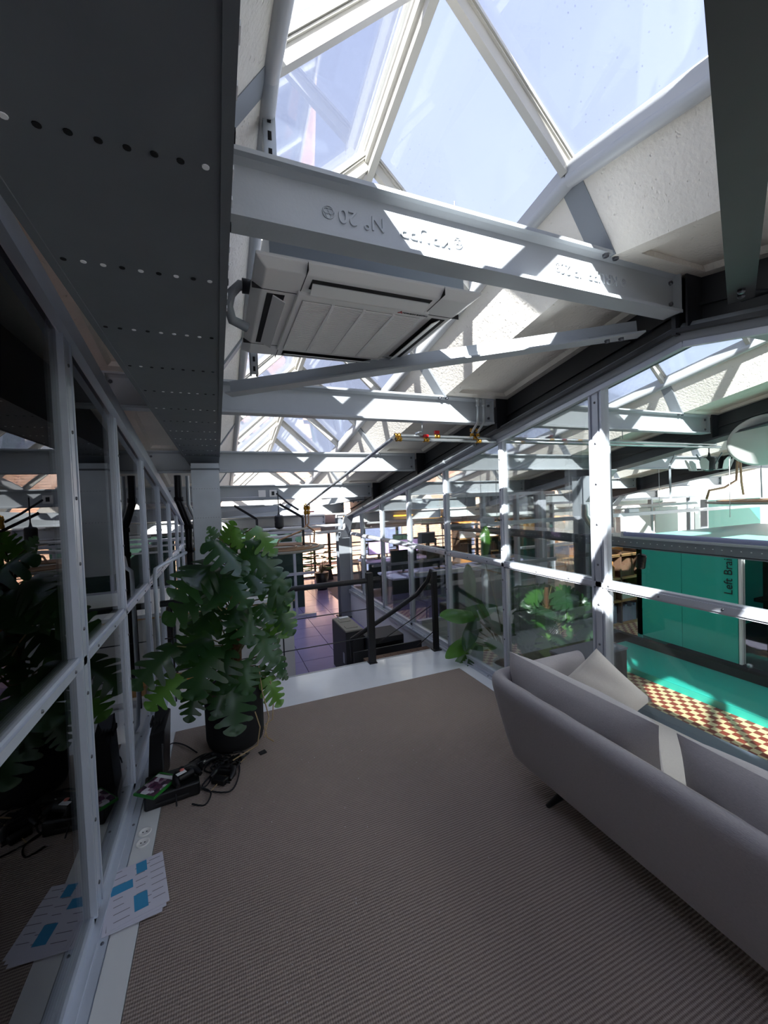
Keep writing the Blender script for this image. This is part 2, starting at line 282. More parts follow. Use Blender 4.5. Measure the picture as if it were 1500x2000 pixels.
# ---- lower hall walls and outer shell (closing what the camera barely sees)
tag(MB().box(-6.1, YN, -0.56, -6.0, 11.5, 3.2).build('wall_left_far', 'boxk'), kind='structure')
wk = thing('wall_back', (4, YN, -0.5), kind='structure'); MB().box(-6.1, YN - 0.1, -0.56, 14.0, YN, -0.1).build('base_panel', 'soff', wk)  # unseen hall end, extended back and glazed to let more light in
for k in range(17): MB().box(-6.0 + k * 1.22, YN - 0.06, -0.1, -5.94 + k * 1.22, YN, 1.62).build('mullion', 'rust', wk)
MB().box(-6.0, YN - 0.04, -0.1, 13.9, YN - 0.03, 1.6).build('glass_pane', 'facg', wk); MB().box(-6.1, YN - 0.08, 1.58, 14.0, YN, 1.75).build('head_beam', 'band', wk)
tag(MB().box(13.9, YN, -0.56, 14.0, 11.5, 2.25).build('wall_right_far', 'counter'), kind='structure')
# ---- roof slabs
ce = thing('ceiling', (0.82, 1.3, 2.6), kind='structure')
def slab_seg(y0, y1, side, name='concrete_slab'):
    a, c = dz(y0), dz(y1); P = [(0.61, 2.93), (0.82, 2.63), (0.90, 2.63), (0.925, 2.655), (1.32, 2.655), (1.34, 2.63), (1.4, 2.63), (1.4, 2.76), (0.94, 2.78), (0.72, 3.0), (0.61, 3.0)]
    b = MB(); q0 = [(XC + side * x, y0, z + a) for x, z in P]; q1 = [(XC + side * x, y1, z + c) for x, z in P]; n = len(P)
    b.add(q0 + q1, [tuple(range(n)), tuple(range(n, 2 * n))[::-1]] + [(i, (i + 1) % n, n + (i + 1) % n, n + i) for i in range(n)])
    # end ribs closing the coffer
    for ya, yb in ((y0, y0 + 0.10), (y1 - 0.10, y1)):
        xa, xb = XC + side * 0.9, XC + side * 1.34
        b.hexa([(xa, ya, 2.63 + dz(ya)), (xb, ya, 2.63 + dz(ya)), (xb, ya, 2.67 + dz(ya)), (xa, ya, 2.67 + dz(ya))], [(xa, yb, 2.63 + dz(yb)), (xb, yb, 2.63 + dz(yb)), (xb, yb, 2.67 + dz(yb)), (xa, yb, 2.67 + dz(yb))])
    return b.build(name, 'conc', ce)
def strap(y, side):
    b = MB(); w = 0.05; P = [(0.605, 2.925), (0.815, 2.622), (0.83, 2.632), (0.62, 2.935)]
    b.prism([(XC + side * x, y - w, z + dz(y)) for x, z in P], (0, 2 * w, 0)); return b.build('steel_strap', 'band', ce)
LANT_END = 7.735
nseg = len(SEG) - 1
for i in range(nseg):
    y0, y1 = SEG[i], SEG[i + 1]
    if y0 > LANT_END - 0.8: break
    for side in (1, -1):
        o = slab_seg(y0 + 0.004, y1 - 0.004, side); p = strap(y1, side)
        for k in (1, 2, 3):
            q = o.copy(); C.objects.link(q); q.location.x += PER * k
            q = p.copy(); C.objects.link(q); q.location.x += PER * k
ylast = SEG[i]
# solid roof beyond the lanterns, and over the left room
def plate(name, x0, x1, y0, y1, zb, m, th=0.1, parent=ce):
    b = MB(); b.hexa([(x0, y0, zb + dz(y0)), (x1, y0, zb + dz(y0)), (x1, y0, zb + th + dz(y0)), (x0, y0, zb + th + dz(y0))],
                     [(x0, y1, zb + dz(y1)), (x1, y1, zb + dz(y1)), (x1, y1, zb + th + dz(y1)), (x0, y1, zb + th + dz(y1))]); return b.build(name, m, parent)
plate('eaves_slab', -6, 14.0, 8.45, 11.4, 2.64, 'soff')
for k in range(-1, 4):
    xc = XC + PER * k
    if k >= 0:
        # hipped end wall of the lantern
        y = LANT_END; b = MB(); b.prism([(xc - 0.82, y, 2.63 + dz(y)), (xc + 0.82, y, 2.63 + dz(y)), (xc + 0.61, y, 2.93 + dz(y)), (xc, y, 3.5 + dz(y)), (xc - 0.61, y, 2.93 + dz(y))], (0, 0.08, 0)); b.build('gable_wall', 'conc', ce)
        plate('slab_infill', xc - 0.82, xc + 0.82, LANT_END, 8.45, 2.64, 'soff')
        y = YN; b = MB(); b.prism([(xc - 0.82, y, 2.63 + dz(y)), (xc + 0.82, y, 2.63 + dz(y)), (xc + 0.61, y, 2.93 + dz(y)), (xc, y, 3.5 + dz(y)), (xc - 0.61, y, 2.93 + dz(y))], (0, -0.08, 0)); b.build('gable_wall', 'conc', ce)
for (ya, yb) in ((SEG[0], 1.3), (1.3, 8.45)):
    plate('left_room_slab', -6, -0.58, ya, yb, 2.64, 'soff')
# ---- roof glazing: one lantern per bay = a window of the setting
def lantern(idx, xc):
    w = thing('window_%d' % idx, (xc, 1.3, 2.93), kind='structure')
    ys = [1.3 + 0.715 * k for k in range(-8, 10)]
    A = lambda y: Vector((xc, y, 3.50 + dz(y)))
    E_ = lambda y, s: Vector((xc + s * 0.60, y, 2.95 + dz(y)))
    b = MB()
    for ya, yb in ((ys[0], 1.3), (1.3, ys[-1])):
        b.bar(A(ya), A(yb), 0.07, 0.05); b.bar(A(ya) + Vector((0, 0, 0.045)), A(yb) + Vector((0, 0, 0.045)), 0.12, 0.02); b.bar(A(ya) - Vector((0, 0, 0.045)), A(yb) - Vector((0, 0, 0.045)), 0.035, 0.05)
    b.build('ridge_bar', 'sash', w)
    for s in (1, -1):
        b = MB()
        for ya, yb in ((ys[0], 1.3), (1.3, ys[-1])):
            n = Vector((0, 0, 0.03)); b.bar(E_(ya, s), E_(yb, s), 0.03, 0.05)
            b.tube([E_(ya, s) + Vector((s * 0.012, 0, -0.035)), E_(yb, s) + Vector((s * 0.012, 0, -0.035))], 0.03, 10)
        b.build('curb_tube', 'tube', w)
        pr_ = None
        for k, y in enumerate(ys):
            a, e = A(y), E_(y, s); d = (e - a).normalized(); nrm = Vector((s * 0.68, 0, 0.73))
            b = MB(); b.bar(a, e, 0.032, 0.055, up=nrm); b.bar(a, e, 0.062, 0.012, up=nrm, off=(0, 0.034)); b.bar(a, e, 0.05, 0.006, up=nrm, off=(0, 0.022)); b.build('rafter', 'sash', w)
        for k in range(len(ys) - 1):
            y0, y1 = ys[k] + 0.012, ys[k + 1] - 0.012; b = MB(); up = Vector((s * 0.68, 0, 0.73)) * 0.032; t = Vector((s * 0.68, 0, 0.73)) * 0.008
            q = [A(y0) + up, A(y1) + up, E_(y1, s) + up, E_(y0, s) + up]; b.hexa(q, [p + t for p in q]); b.build('glass_pane', 'sky', w)
    return w
for k in range(4): lantern(k + 1, XC + PER * k)
# ---- glazed side walls
def glazed_wall(name, x, sgn, ys, m, g, top0, wide=(), base_from=None, bolts=True, hw0=0.025, dd=0.021):
    w = thing(name, (x, 2.0, 0), kind='structure'); zt = lambda y: top0 + dz(y)
    y0, y1 = ys[0], ys[-1]
    b = MB(); b.box(x - 0.04, y0, -0.006, x + 0.04, y1, 0.022); b.box(x - dd, y0, 0.022, x + dd, y1, 0.06); b.box(x - 0.07, y0, -0.006, x - 0.04, y1, 0.010) ; b.box(x + 0.04, y0, -0.006, x + 0.07, y1, 0.010)
    b.build('sill', m, w)
    b = MB()
    for ya, yb in ((y0, 1.3), (1.3, y1)): b.bar((x, ya, zt(ya)), (x, yb, zt(yb)), 0.075, 0.075); b.bar((x - sgn * 0.03, ya, zt(ya) - 0.045), (x - sgn * 0.03, yb, zt(yb) - 0.045), 0.03, 0.03)
    b.build('top_rail', m, w)
    b = MB(); b.box(x - dd, y0, 1.0, x + dd, y1, 1.055); b.box(x - dd - 0.01, y0, 1.012, x + dd + 0.01, y1, 1.043); b.build('mid_rail', m, w)
    for y in ys:
        hw = 0.04 if y in wide else hw0; b = MB(); b.box(x - dd, y - hw, 0.02, x + dd, y + hw, zt(y) - 0.02); b.box(x - dd - 0.01, y - hw * 0.5, 0.055, x + dd + 0.01, y + hw * 0.5, zt(y) - 0.03)
        if y in wide: b.box(x - dd - 0.012, y - hw - 0.006, 0.05, x + dd + 0.012, y - hw + 0.006, zt(y) - 0.03); b.box(x - dd - 0.012, y + hw - 0.006, 0.05, x + dd + 0.012, y + hw + 0.006, zt(y) - 0.03)
        b.build('post', m, w)
    if bolts:
        b = MB()
        for y in ys:
            for k in range(9):
                z = 0.15 + k * 0.25
                if z < zt(y) - 0.1 and abs(z - 1.03) > 0.06: b.lathe([(0.008, 0), (0.006, 0.005), (0, 0.006)], (x - sgn * (dd + 0.009), y, z), 8, (-sgn, 0, 0))
        for k in range(int((y1 - y0) / 0.3)):
            y = y0 + 0.15 + k * 0.3; b.lathe([(0.007, 0), (0.005, 0.005), (0, 0.006)], (x - sgn * (dd + 0.009), y, 1.027), 8, (-sgn, 0, 0)); b.lathe([(0.007, 0), (0.005, 0.005), (0, 0.006)], (x - sgn * 0.055, y, 0.009), 8, (0, 0, 1))
        tag(b.build('screws', 'screw', w), kind='stuff')
    for a, c in zip(ys[:-1], ys[1:]):
        for lo, hi in ((0.05, 1.0), (1.05, None)):
            ya, yb = a + 0.03, c - 0.03; t = 0.004
            za = hi or zt(ya) - 0.05; zb = hi or zt(yb) - 0.05
            if hi is None and ya < 1.3 < yb:
                q = [(ya, lo), (yb, lo), (yb, zb), (1.3, zt(1.3) - 0.05), (ya, za)]
            else: q = [(ya, lo), (yb, lo), (yb, zb), (ya, za)]
            MB().prism([(x - t, u, v) for u, v in q], (2 * t, 0, 0)).build('glass_pane', g, w)
    return w
wr = glazed_wall('wall_right', 2.2, 1, [-4.4, -3.5, -2.6, -1.7, -0.85, 0.0, 0.88, 1.82, 2.74, 3.65, 4.55, 5.46, 6.35, 7.05], 'frame', 'glass', 2.36, wide=(1.82,))
MB().box(2.16, 3.8, -0.5, 2.26, 7.05, -0.007).build('base_panel', 'wht', wr)
MB().box(2.13, 3.8, -0.05, 2.16, 7.05, -0.015).build('ledge_strip', 'tube', wr)
wl = glazed_wall('wall_left', -0.52, -1, [-4.4, -3.5, -2.6, -1.7, -0.8, 0.1, 1.0, 1.87, 2.64, 3.47, 4.3, 5.15, 6.0, 6.85], 'frameL', 'glassL', 2.41, wide=(1.87,), hw0=0.022, dd=0.014)
# flat white floor strips beside the left wall
tag(MB().box(-0.445, YN, -0.005, -0.353, 3.22, 0.006).build('trim_1', 'wht'), kind='structure')
tag(MB().box(2.025, YN, -0.005, 2.13, 3.22, 0.003).build('trim_2', 'white'), kind='structure')
# ================================================================== STEEL
def ibeam(x0, x1, y, zb, h=0.2, fw=0.09, tf=0.014, tw=0.009):
    b = MB(); b.box(x0, y - fw / 2, zb, x1, y + fw / 2, zb + tf); b.box(x0, y - fw / 2, zb + h - tf, x1, y + fw / 2, zb + h); b.box(x0, y - tw / 2, zb + tf, x1, y + tw / 2, zb + h - tf)
    for s in (-1, 1):
        for z, q in ((zb + tf, 1), (zb + h - tf, -1)): b.prism([(x0, y + s * tw / 2, z), (x0, y + s * (tw / 2 + 0.02), z), (x0, y + s * tw / 2, z + q * 0.012)], (x1 - x0, 0, 0))
    b.box(x0, y - fw / 2 * 0.9, zb, x0 + 0.01, y + fw / 2 * 0.9, zb + h); b.box(x1 - 0.01, y - fw / 2 * 0.9, zb, x1, y + fw / 2 * 0.9, zb + h)
    return b
ORD = ['nearest', 'second', 'third', 'fourth', 'fifth', 'sixth', 'seventh']
BAYN = ['over the platform', 'beyond the right glass wall', 'in the second bay beyond the right glass wall', 'in the farthest bay to the right']
for k, y in enumerate(SEG, -2):
    if y > 10.5: continue
    zb = 2.44 + dz(y)
    for bay in range(-1, 4):
        if bay == -1: x0, x1 = -5.9, -0.56
        elif bay == 0: x0, x1 = -0.56, 2.09
        else: x0, x1 = 2.34 + PER * (bay - 1), 2.10 + PER * bay
        if k < 2 and bay != 0: continue
        o = thing('steel_beam', ((x0 + x1) / 2, y, zb), None, 'beam')
        MB.build(ibeam(x0, x1, y, zb), 'beam_section', 'beam', o)
        b = MB()
        for xx in (x0 + 0.03, x1 - 0.03):
            for z in (zb + 0.05, zb + 0.15): b.lathe([(0.011, 0), (0.011, 0.008), (0.007, 0.012), (0, 0.012)], (xx, y - 0.0045, z), 6, (0, -1, 0), False)
        if bay >= 0:
            xb = XC + PER * bay
            for xx in (xb + 0.78, xb - 0.78, xb + 0.84): b.lathe([(0.014, 0), (0.014, 0.01), (0.009, 0.014), (0, 0.014)], (xx, y - 0.03, zb + 0.186), 6, (0, 0, -1), False)
        tag(b.build('bolts', 'screw', o), kind='stuff')
        if bay == 0:
            ll = {-2: 'light grey steel beam at the rear glass wall behind the camera', -1: 'light grey steel beam one bay before the rear glass wall', 0: 'light grey steel beam behind the camera at the rear roof bay', 1: 'light grey steel beam passing just over the camera', 2: 'large light grey I-beam with embossed lettering in front of the ceiling air conditioner', 3: 'light grey I-beam just behind the diagonal brace and air conditioner', 4: 'light grey I-beam meeting the lower end of the ceiling duct', 5: 'light grey I-beam carrying the small white junction boxes', 6: 'light grey I-beam just over the hanging round heater', 7: 'light grey I-beam before the far eaves', 8: 'last light grey I-beam next to the far window wall'}[k]
        elif bay == -1: ll = 'grey I-beam in the left room, %s of those beyond the left glass wall' % ORD[k - 2]
        else: ll = 'grey I-beam %s, %s in its row' % (BAYN[bay], ORD[k - 2])
        o['label'] = ll; o['group'] = 'steel roof beams'
        if bay == 0 and k == 2:
            def emboss(xm, zc, s, txt):
                yy = y - 0.0052
                text_mesh('embossed_lettering', txt, s, (xm, yy, zc), (-1, 0, 0.0), (0, 0, -1), 'beam', o, 0.0045)
            emboss(0.62, zb + 0.098, 0.068, 'KRUPP   N\u00b0 20'); emboss(1.53, zb + 0.10, 0.062, 'KRUPP  IP 20')
            for xm, s in ((0.865, 0.02), (0.375, 0.02), (1.35, 0.018), (1.74, 0.018)):
                b = MB(); pts = lambda cx, cz, r: [(cx + r * math.cos(t), y - 0.006, cz + r * math.sin(t)) for t in [2 * PI * q / 16 for q in range(17)]]
                b.tube(pts(xm, zb + 0.098, s), 0.0018, 5)
                for a in (90, 210, 330): b.tube(pts(xm + s * 0.42 * math.cos(math.radians(a)), zb + 0.098 - s * 0.42 * math.sin(math.radians(a)), s * 0.45), 0.0018, 5)
                b.build('three_ring_mark', 'beam', o)
# dark girders running down the hall
def girder(xg, label, y1=7.0):
    g = thing('roof_girder', (xg, 1.3, 2.36), label, 'girder', 'dark roof girders')
    b = MB(); h = 0.34; fw = 0.26
    for ya, yb in ((YN + 0.05, 1.3), (1.3, y1)):
        for z in (0.01, h - 0.01): b.bar((xg, ya, 2.36 + z + dz(ya)), (xg, yb, 2.36 + z + dz(yb)), fw, 0.02)
        b.bar((xg, ya, 2.36 + h / 2 + dz(ya)), (xg, yb, 2.36 + h / 2 + dz(yb)), 0.012, h - 0.03)
        b.bar((xg, ya, 2.50 + dz(ya)), (xg, yb, 2.50 + dz(yb)), 0.05, 0.012)
    b.build('girder_section', 'dark', g)
    b = MB(); b.box(xg - 0.13, 1.29, 2.35, xg + 0.13, 1.31, 2.69); b.build('splice_plate', 'dark', g)
    for y in SEG[3:8]:
        for s in (-1, 1):
            if y < y1: MB().box(xg + s * 0.115, y - 0.055, 2.375 + dz(y), xg + s * 0.006, y - 0.047, 2.68 + dz(y)).build('stiffener', 'dark', g)
    return g
girder(2.22, 'black steel girder above the right glass wall'); girder(5.02, 'black steel girder over the teal counters, second from the platform'); girder(7.82, 'black steel girder farthest to the right')
g = thing('wall_head_channel', (2.2, 1.3, 2.3), 'grey rounded steel channel under the black girder', 'channel')
b = MB()
for ya, yb in ((YN + 0.05, 1.3), (1.3, 7.0)): b.tube([(2.165, ya, 2.372 + dz(ya)), (2.165, yb, 2.372 + dz(yb))], 0.045, 12)
b.build('channel', 'band', g)
# diagonal braces (angle sections)
def brace(p0, p1, label, bm_='beam'):
    o = thing('diagonal_brace', p0, label, 'brace', 'flat diagonal roof braces'); p0 = Vector(p0); p1 = Vector(p1); d = (p1 - p0).normalized()
    b = MB(); b.bar(p0, p1, 0.085, 0.009); b.bar(p0, p1, 0.009, 0.085, off=(0.038, 0.042)); b.build('angle_section', bm_, o)
    q = p0 + d * 0.16; MB().prism([q - d * 0.22 + Vector((0, 0, 0.006)), q + d * 0.05 + Vector((-0.05, 0.02, 0.006)), q + d * 0.06 + Vector((0.05, 0.04, 0.006)), q - d * 0.16 + Vector((0.07, 0.09 if p1.y > p0.y else -0.09, 0.006))], (0, 0, 0.008)).build('gusset_plate', 'dark', o)
    b = MB()
    for t in (0.10, 0.17): b.lathe([(0.014, 0), (0.014, 0.01), (0.008, 0.016), (0, 0.016)], p0 + d * t + Vector((0, 0, -0.004)), 6, (0, 0, -1), False)
    tag(b.build('bolts', 'screw', o), kind='stuff')
    return o
brace((2.06, 1.44, 2.405), (0.085, 2.455, 2.228), 'long flat diagonal brace running under the air conditioner')
brace((2.06, 1.01, 2.38), (0.14, 0.055, 2.20), 'diagonal brace overhead at the top right, darkened by painted shade, bolted to the black girder', 'boxk')  # same grey paint as the other braces, its overhead shade put into the colour
brace((2.06, 5.80, 1.615), (0.05, 6.85, 1.42), 'far diagonal brace between the roof beams above the round heater')
# columns
def column(x, y, zt, label):
    o = thing('steel_column', (x, y, -0.5), label, 'column', 'grey steel columns'); b = MB()
    b.box(x - 0.1, y - 0.1, -0.49, x + 0.1, y - 0.088, zt); b.box(x - 0.1, y + 0.088, -0.49, x + 0.1, y + 0.1, zt); b.box(x - 0.006, y - 0.09, -0.49, x + 0.006, y + 0.09, zt); b.build('column_section', 'band', o)
    MB().box(x - 0.14, y - 0.14, -0.5, x + 0.14, y + 0.14, -0.485).build('base_plate', 'dark', o)
    b = MB(); b.prism([(x - 0.01, y - 0.1, zt - 0.35), (x - 0.01, y - 0.45, zt + 0.04), (x - 0.01, y - 0.1, zt + 0.0)], (0.02, 0, 0)); b.prism([(x - 0.08, y - 0.11, zt - 0.35), (x - 0.08, y - 0.47, zt + 0.05), (x - 0.08, y - 0.455, zt + 0.06), (x - 0.08, y - 0.1, zt - 0.33)], (0.16, 0, 0)); b.build('haunch', 'band', o)
    return o
column(2.08, 7.12, 1.31, 'grey steel column with haunch at the far end of the right glass wall')
column(4.75, 4.20, 1.83, 'grey steel column beside the checkered floor behind the right glass wall')
column(7.55, 6.2, 1.46, 'grey steel column far to the right beyond the teal box')
# ================================================================== DUCT
du = thing('ventilation_duct', (-0.115, 1.5, 2.06), 'wide dark galvanised ventilation duct running overhead at the left', 'duct')
X0, X1, ZD, YD = -0.264, 0.037, 2.06, 4.06
MB().box(X0, YN + 0.05, ZD, X1, YD, ZD + 0.3).build('duct_body', 'duct', du)
b = MB(); b.hexa([(X0, YD, ZD), (X1, YD, ZD), (X1, YD, ZD + 0.3), (X0, YD, ZD + 0.3)], [(X0 + 0.06, YD + 0.1, ZD - 0.1), (X1 - 0.01, YD + 0.1, ZD - 0.1), (X1 - 0.01, YD + 0.1, ZD + 0.3 - 0.2), (X0 + 0.06, YD + 0.1, ZD + 0.1)])
b.build('duct_elbow', 'duct', du)
MB().box(X0 + 0.06, YD - 0.09, 1.06, X1 - 0.01, YD + 0.11, ZD - 0.07).build('duct_drop', 'duct_lit', du)  # same sheet as the duct body, painted lighter for the light it catches
b = MB(); b.box(X0 - 0.004, YD - 0.006, ZD - 0.004, X1 + 0.004, YD + 0.006, ZD + 0.3); b.box(X0 - 0.003, YN, ZD - 0.003, X0 + 0.012, YD, ZD + 0.02); b.box(X1 - 0.012, YN, ZD - 0.003, X1 + 0.003, YD, ZD + 0.02); b.box(X0 + 0.055, YD - 0.094, 1.93, X1 - 0.005, YD + 0.11, 1.945); b.build('duct_flange', 'duct', du)
bh = MB(); br = MB(); k = 0
for r in range(-2, 12):
    y = 0.606 + 0.302 * r
    for c_ in range(9):
        x = X1 - 0.031 - 0.0306 * c_; k += 1
        q = random.random(); tgt = bh if q < 0.5 else br
        tgt.lathe([(0.0, -0.0012), (0.0048, -0.0012), (0.0052, 0.001)], (x, y + random.uniform(-.001, .001), ZD), 10, (0, 0, 1), False)
for r in range(90):
    y = YN + 0.1 + r * 0.06; (br if r % 3 else bh).box(X1 + 0.001, y, ZD + 0.002, X1 + 0.005, y + 0.018, ZD + 0.008); (br if r % 4 == 0 else bh).box(X0 - 0.005, y, ZD + 0.002, X0 - 0.001, y + 0.012, ZD + 0.008)
for z in (1.76, 1.50):
    for c_ in range(10): bh.box(X0 + 0.075 + 0.0215 * c_, YD - 0.092, z, X0 + 0.079 + 0.0215 * c_, YD - 0.089, z + 0.004)
tag(bh.build('open_hole', 'hole', du), kind='stuff'); tag(br.build('lit_hole', 'lit_hole', du), kind='stuff')  # white discs paint the light leaking through open duct holes
# black rainwater pipes beside the duct drop
o = thing('drain_pipe', (-0.36, 4.15, 0.6), 'black drain pipe with bent joints beside the vertical duct', 'pipe')
MB().tube([(-0.33, 4.2, 1.90), (-0.33, 4.2, 1.66), (-0.28, 4.2, 1.50), (-0.26, 4.2, 1.44), (-0.26, 4.2, -0.5)], 0.032, 12).build('pipe_run', 'black', o)
b = MB()
for z in (1.68, 1.42, 1.2): b.lathe([(0.036, -0.02), (0.039, -0.02), (0.039, 0.02), (0.036, 0.02)], (-0.33 if z > 1.5 else -0.26, 4.2, z), 14)
tag(b.build('pipe_collars', 'blackmatt', o), kind='stuff')
o = thing('vent_pipe', (-0.24, 4.22, 1.3), 'slim silver pipe next to the black drain pipe', 'pipe')
MB().tube([(-0.255, 4.27, 1.9), (-0.255, 4.27, 1.62), (-0.21, 4.27, 1.5), (-0.21, 4.27, 0.9)], 0.018, 10).build('pipe_run', 'galv', o)
MB().lathe([(0.02, -0.015), (0.023, 0.0), (0.02, 0.015)], (-0.21, 4.27, 1.2), 12).build('fitting', 'brass', o)
# ================================================================== CEILING AIR CONDITIONER
ax0, ax1, ay0, ay1, az = 0.15, 1.02, 1.37, 2.24, 2.385
ac = thing('ceiling_air_conditioner', ((ax0 + ax1) / 2, (ay0 + ay1) / 2, az), 'white square ceiling cassette air conditioner hung below the roof beams', 'air conditioner')
b = MB(); mx_, my_ = (ax0 + ax1) / 2, (ay0 + ay1) / 2
prof = [(0.0, 0.0), (0.012, -0.0), (0.0, 0.028)]
def ringpts(i, z): return [(ax0 + i, ay0 + i, z), (ax1 - i, ay0 + i, z), (ax1 - i, ay1 - i, z), (ax0 + i, ay1 - i, z)]
b.hexa(ringpts(0.035, az), ringpts(0.0, az + 0.022)); b.hexa(ringpts(0.0, az + 0.022), ringpts(0.0, az + 0.035)); b.build('fascia_panel', 'acw', ac, bevel=0.004)
MB().box(ax0 + 0.05, ay0 + 0.05, az + 0.035, ax1 - 0.05, ay1 - 0.05, az + 0.20).build('unit_body', 'galv', ac)
gx0, gx1, gy0, gy1 = ax0 + 0.175, ax1 - 0.175, ay0 + 0.175, ay1 - 0.175
MB().box(gx0 - 0.015, gy0 - 0.03, az - 0.012, gx1 + 0.015, gy1 + 0.03, az + 0.004).build('intake_frame', 'acw', ac, bevel=0.004)
b = MB(); b.box(gx0 + 0.01, gy0 + 0.01, az - 0.0135, gx1 - 0.01, gy1 - 0.01, az - 0.0125); gr = b.build('intake_recess', 'acg', ac)
b = MB(); ny = 46
for i in range(ny): y = gy0 + 0.015 + i * (gy1 - gy0 - 0.03) / (ny - 1); b.box(gx0 + 0.012, y, az - 0.018, gx1 - 0.012, y + 0.0045, az - 0.012)
tag(b.build('intake_louvres', 'acw', ac), kind='stuff')
for i in range(1, 4): x = gx0 + i * (gx1 - gx0) / 4; MB().box(x - 0.006, gy0 + 0.01, az - 0.0195, x + 0.006, gy1 - 0.01, az - 0.012).build('grille_rib', 'acw', ac)
for s, (x0, y0, x1, y1) in enumerate([(gx0 + 0.02, ay0 + 0.055, gx1 - 0.02, ay0 + 0.12), (gx0 + 0.02, ay1 - 0.12, gx1 - 0.02, ay1 - 0.055), (ax0 + 0.055, gy0 + 0.02, ax0 + 0.12, gy1 - 0.02), (ax1 - 0.12, gy0 + 0.02, ax1 - 0.055, gy1 - 0.02)]):
    v = MB().box(x0, y0, az - 0.002, x1, y1, az + 0.002).build('air_outlet', 'slot', ac)
    b = MB(); 
    if s < 2: b.bar((x0 + 0.005, (y0 + y1) / 2 + (0.012 if s == 0 else -0.012), az - 0.012), (x1 - 0.005, (y0 + y1) / 2 + (0.012 if s == 0 else -0.012), az - 0.012), 0.05, 0.004, up=(0, 0.35 * (1 if s == 0 else -1), 1))
    else: b.bar(((x0 + x1) / 2 + (0.012 if s == 2 else -0.012), y0 + 0.005, az - 0.014), ((x0 + x1) / 2 + (0.012 if s == 2 else -0.012), y1 - 0.005, az - 0.014), 0.05, 0.004, up=(0.5 * (1 if s == 2 else -1), 0, 1))
    b.build('air_vane', 'acw', v)
for x, y in ((ax0 + 0.17, ay0 + 0.0), (ax1 - 0.17, ay0 + 0.0), (ax0 + 0.17, ay1 - 0.17), (ax1 - 0.17, ay1 - 0.17)): MB().box(x - 0.001, y, az - 0.0015, x + 0.001, y + 0.17, az + 0.03).build('corner_seam', 'slot', ac)
for x in (ax0, ax1 - 0.17):
    for y in (ay0 + 0.17, ay1 - 0.17): MB().box(x, y - 0.001, az - 0.0015, x + 0.17, y + 0.001, az + 0.02).build('corner_seam', 'slot', ac)
lx, ly, lz = gx1 - 0.11, gy0 - 0.012, az - 0.0135
b = MB(); D = 0.0065
for a in (90, 210, 330):
    c_, s_ = math.cos(math.radians(a)), -math.sin(math.radians(a)); px_, py_ = -s_, c_
    b.prism([(lx, ly, lz), (lx + D * c_ + px_ * D * 0.55, ly + D * s_ + py_ * D * 0.55, lz), (lx + 2 * D * c_, ly + 2 * D * s_, lz), (lx + D * c_ - px_ * D * 0.55, ly + D * s_ - py_ * D * 0.55, lz)], (0, 0, 0.001))
b.build('three_diamond_logo', 'red', ac)
text_mesh('maker_lettering', 'MITSUBISHI ELECTRIC', 0.012, (lx + 0.068, ly, lz), (1, 0, 0), (0, -1, 0), 'slot', ac, 0.0006)
# drain elbow and hose on the left of the unit
o = thing('condensate_hose', (0.1, 1.75, 2.38), 'grey bent hose leaving the left side of the air conditioner', 'hose')
MB().tube([(0.20, 1.72, 2.47), (0.12, 1.72, 2.475), (0.085, 1.73, 2.44), (0.075, 1.75, 2.40), (0.09, 1.78, 2.36), (0.15, 1.80, 2.345)], 0.02, 12).build('hose', 'band', o)
MB().lathe([(0.024, -0.02), (0.028, -0.02), (0.028, 0.02), (0.024, 0.02)], (0.15, 1.72, 2.475), 14, (1, 0, 0)).build('hose_collar', 'dark', o)
def strut(p0, p1, up, label):
    p0, p1 = Vector(p0), Vector(p1); o = thing('mounting_channel', p0, label, 'channel', 'slotted mounting channels'); b = MB()
    b.bar(p0, p1, 0.041, 0.003, up=up, off=(0, -0.019)); b.bar(p0, p1, 0.003, 0.041, up=up, off=(0.019, 0)); b.bar(p0, p1, 0.003, 0.041, up=up, off=(-0.019, 0)); b.bar(p0, p1, 0.008, 0.003, up=up, off=(0.015, 0.019)); b.bar(p0, p1, 0.008, 0.003, up=up, off=(-0.015, 0.019)); b.build('channel', 'galv', o)
    b = MB(); d = (p1 - p0); n = max(2, int(d.length / 0.05))
    for k in range(n): q = p0 + d * ((k + .3) / n); r = p0 + d * ((k + .8) / n); b.bar(q, r, 0.012, 0.004, up=up, off=(0, -0.0205))
    tag(b.build('slots', 'hole', o), kind='stuff')
    return o
strut((0.215, 1.42, 2.62), (0.215, 1.42, 2.90), (0, 1, 0), 'upright slotted steel channel fixed at the left skylight curb')
strut((0.215, 2.30, 2.30), (0.215, 2.30, 2.66), (0, 1, 0), 'upright slotted steel channel behind the air conditioner')
o = strut((0.93, 1.40, 2.665), (1.06, 1.62, 2.70), (0, 0, 1), 'short slotted channel standing above the lettered beam')
for x in (0.945, 0.975):
    b = MB(); b.tube([(x, 1.43 + (x - .945), 2.42), (x, 1.43 + (x - .945), 2.80)], 0.004, 6); b.lathe([(0.009, -0.006), (0.009, 0.006), (0, 0.006)], (x, 1.43 + (x - .945), 2.715), 6)
    tag(b.build('threaded_rod', 'galv'), ('left' if x < 0.96 else 'right') + ' thin threaded rod rising beside the short slotted channel', 'rod', 'threaded rods over the air conditioner')
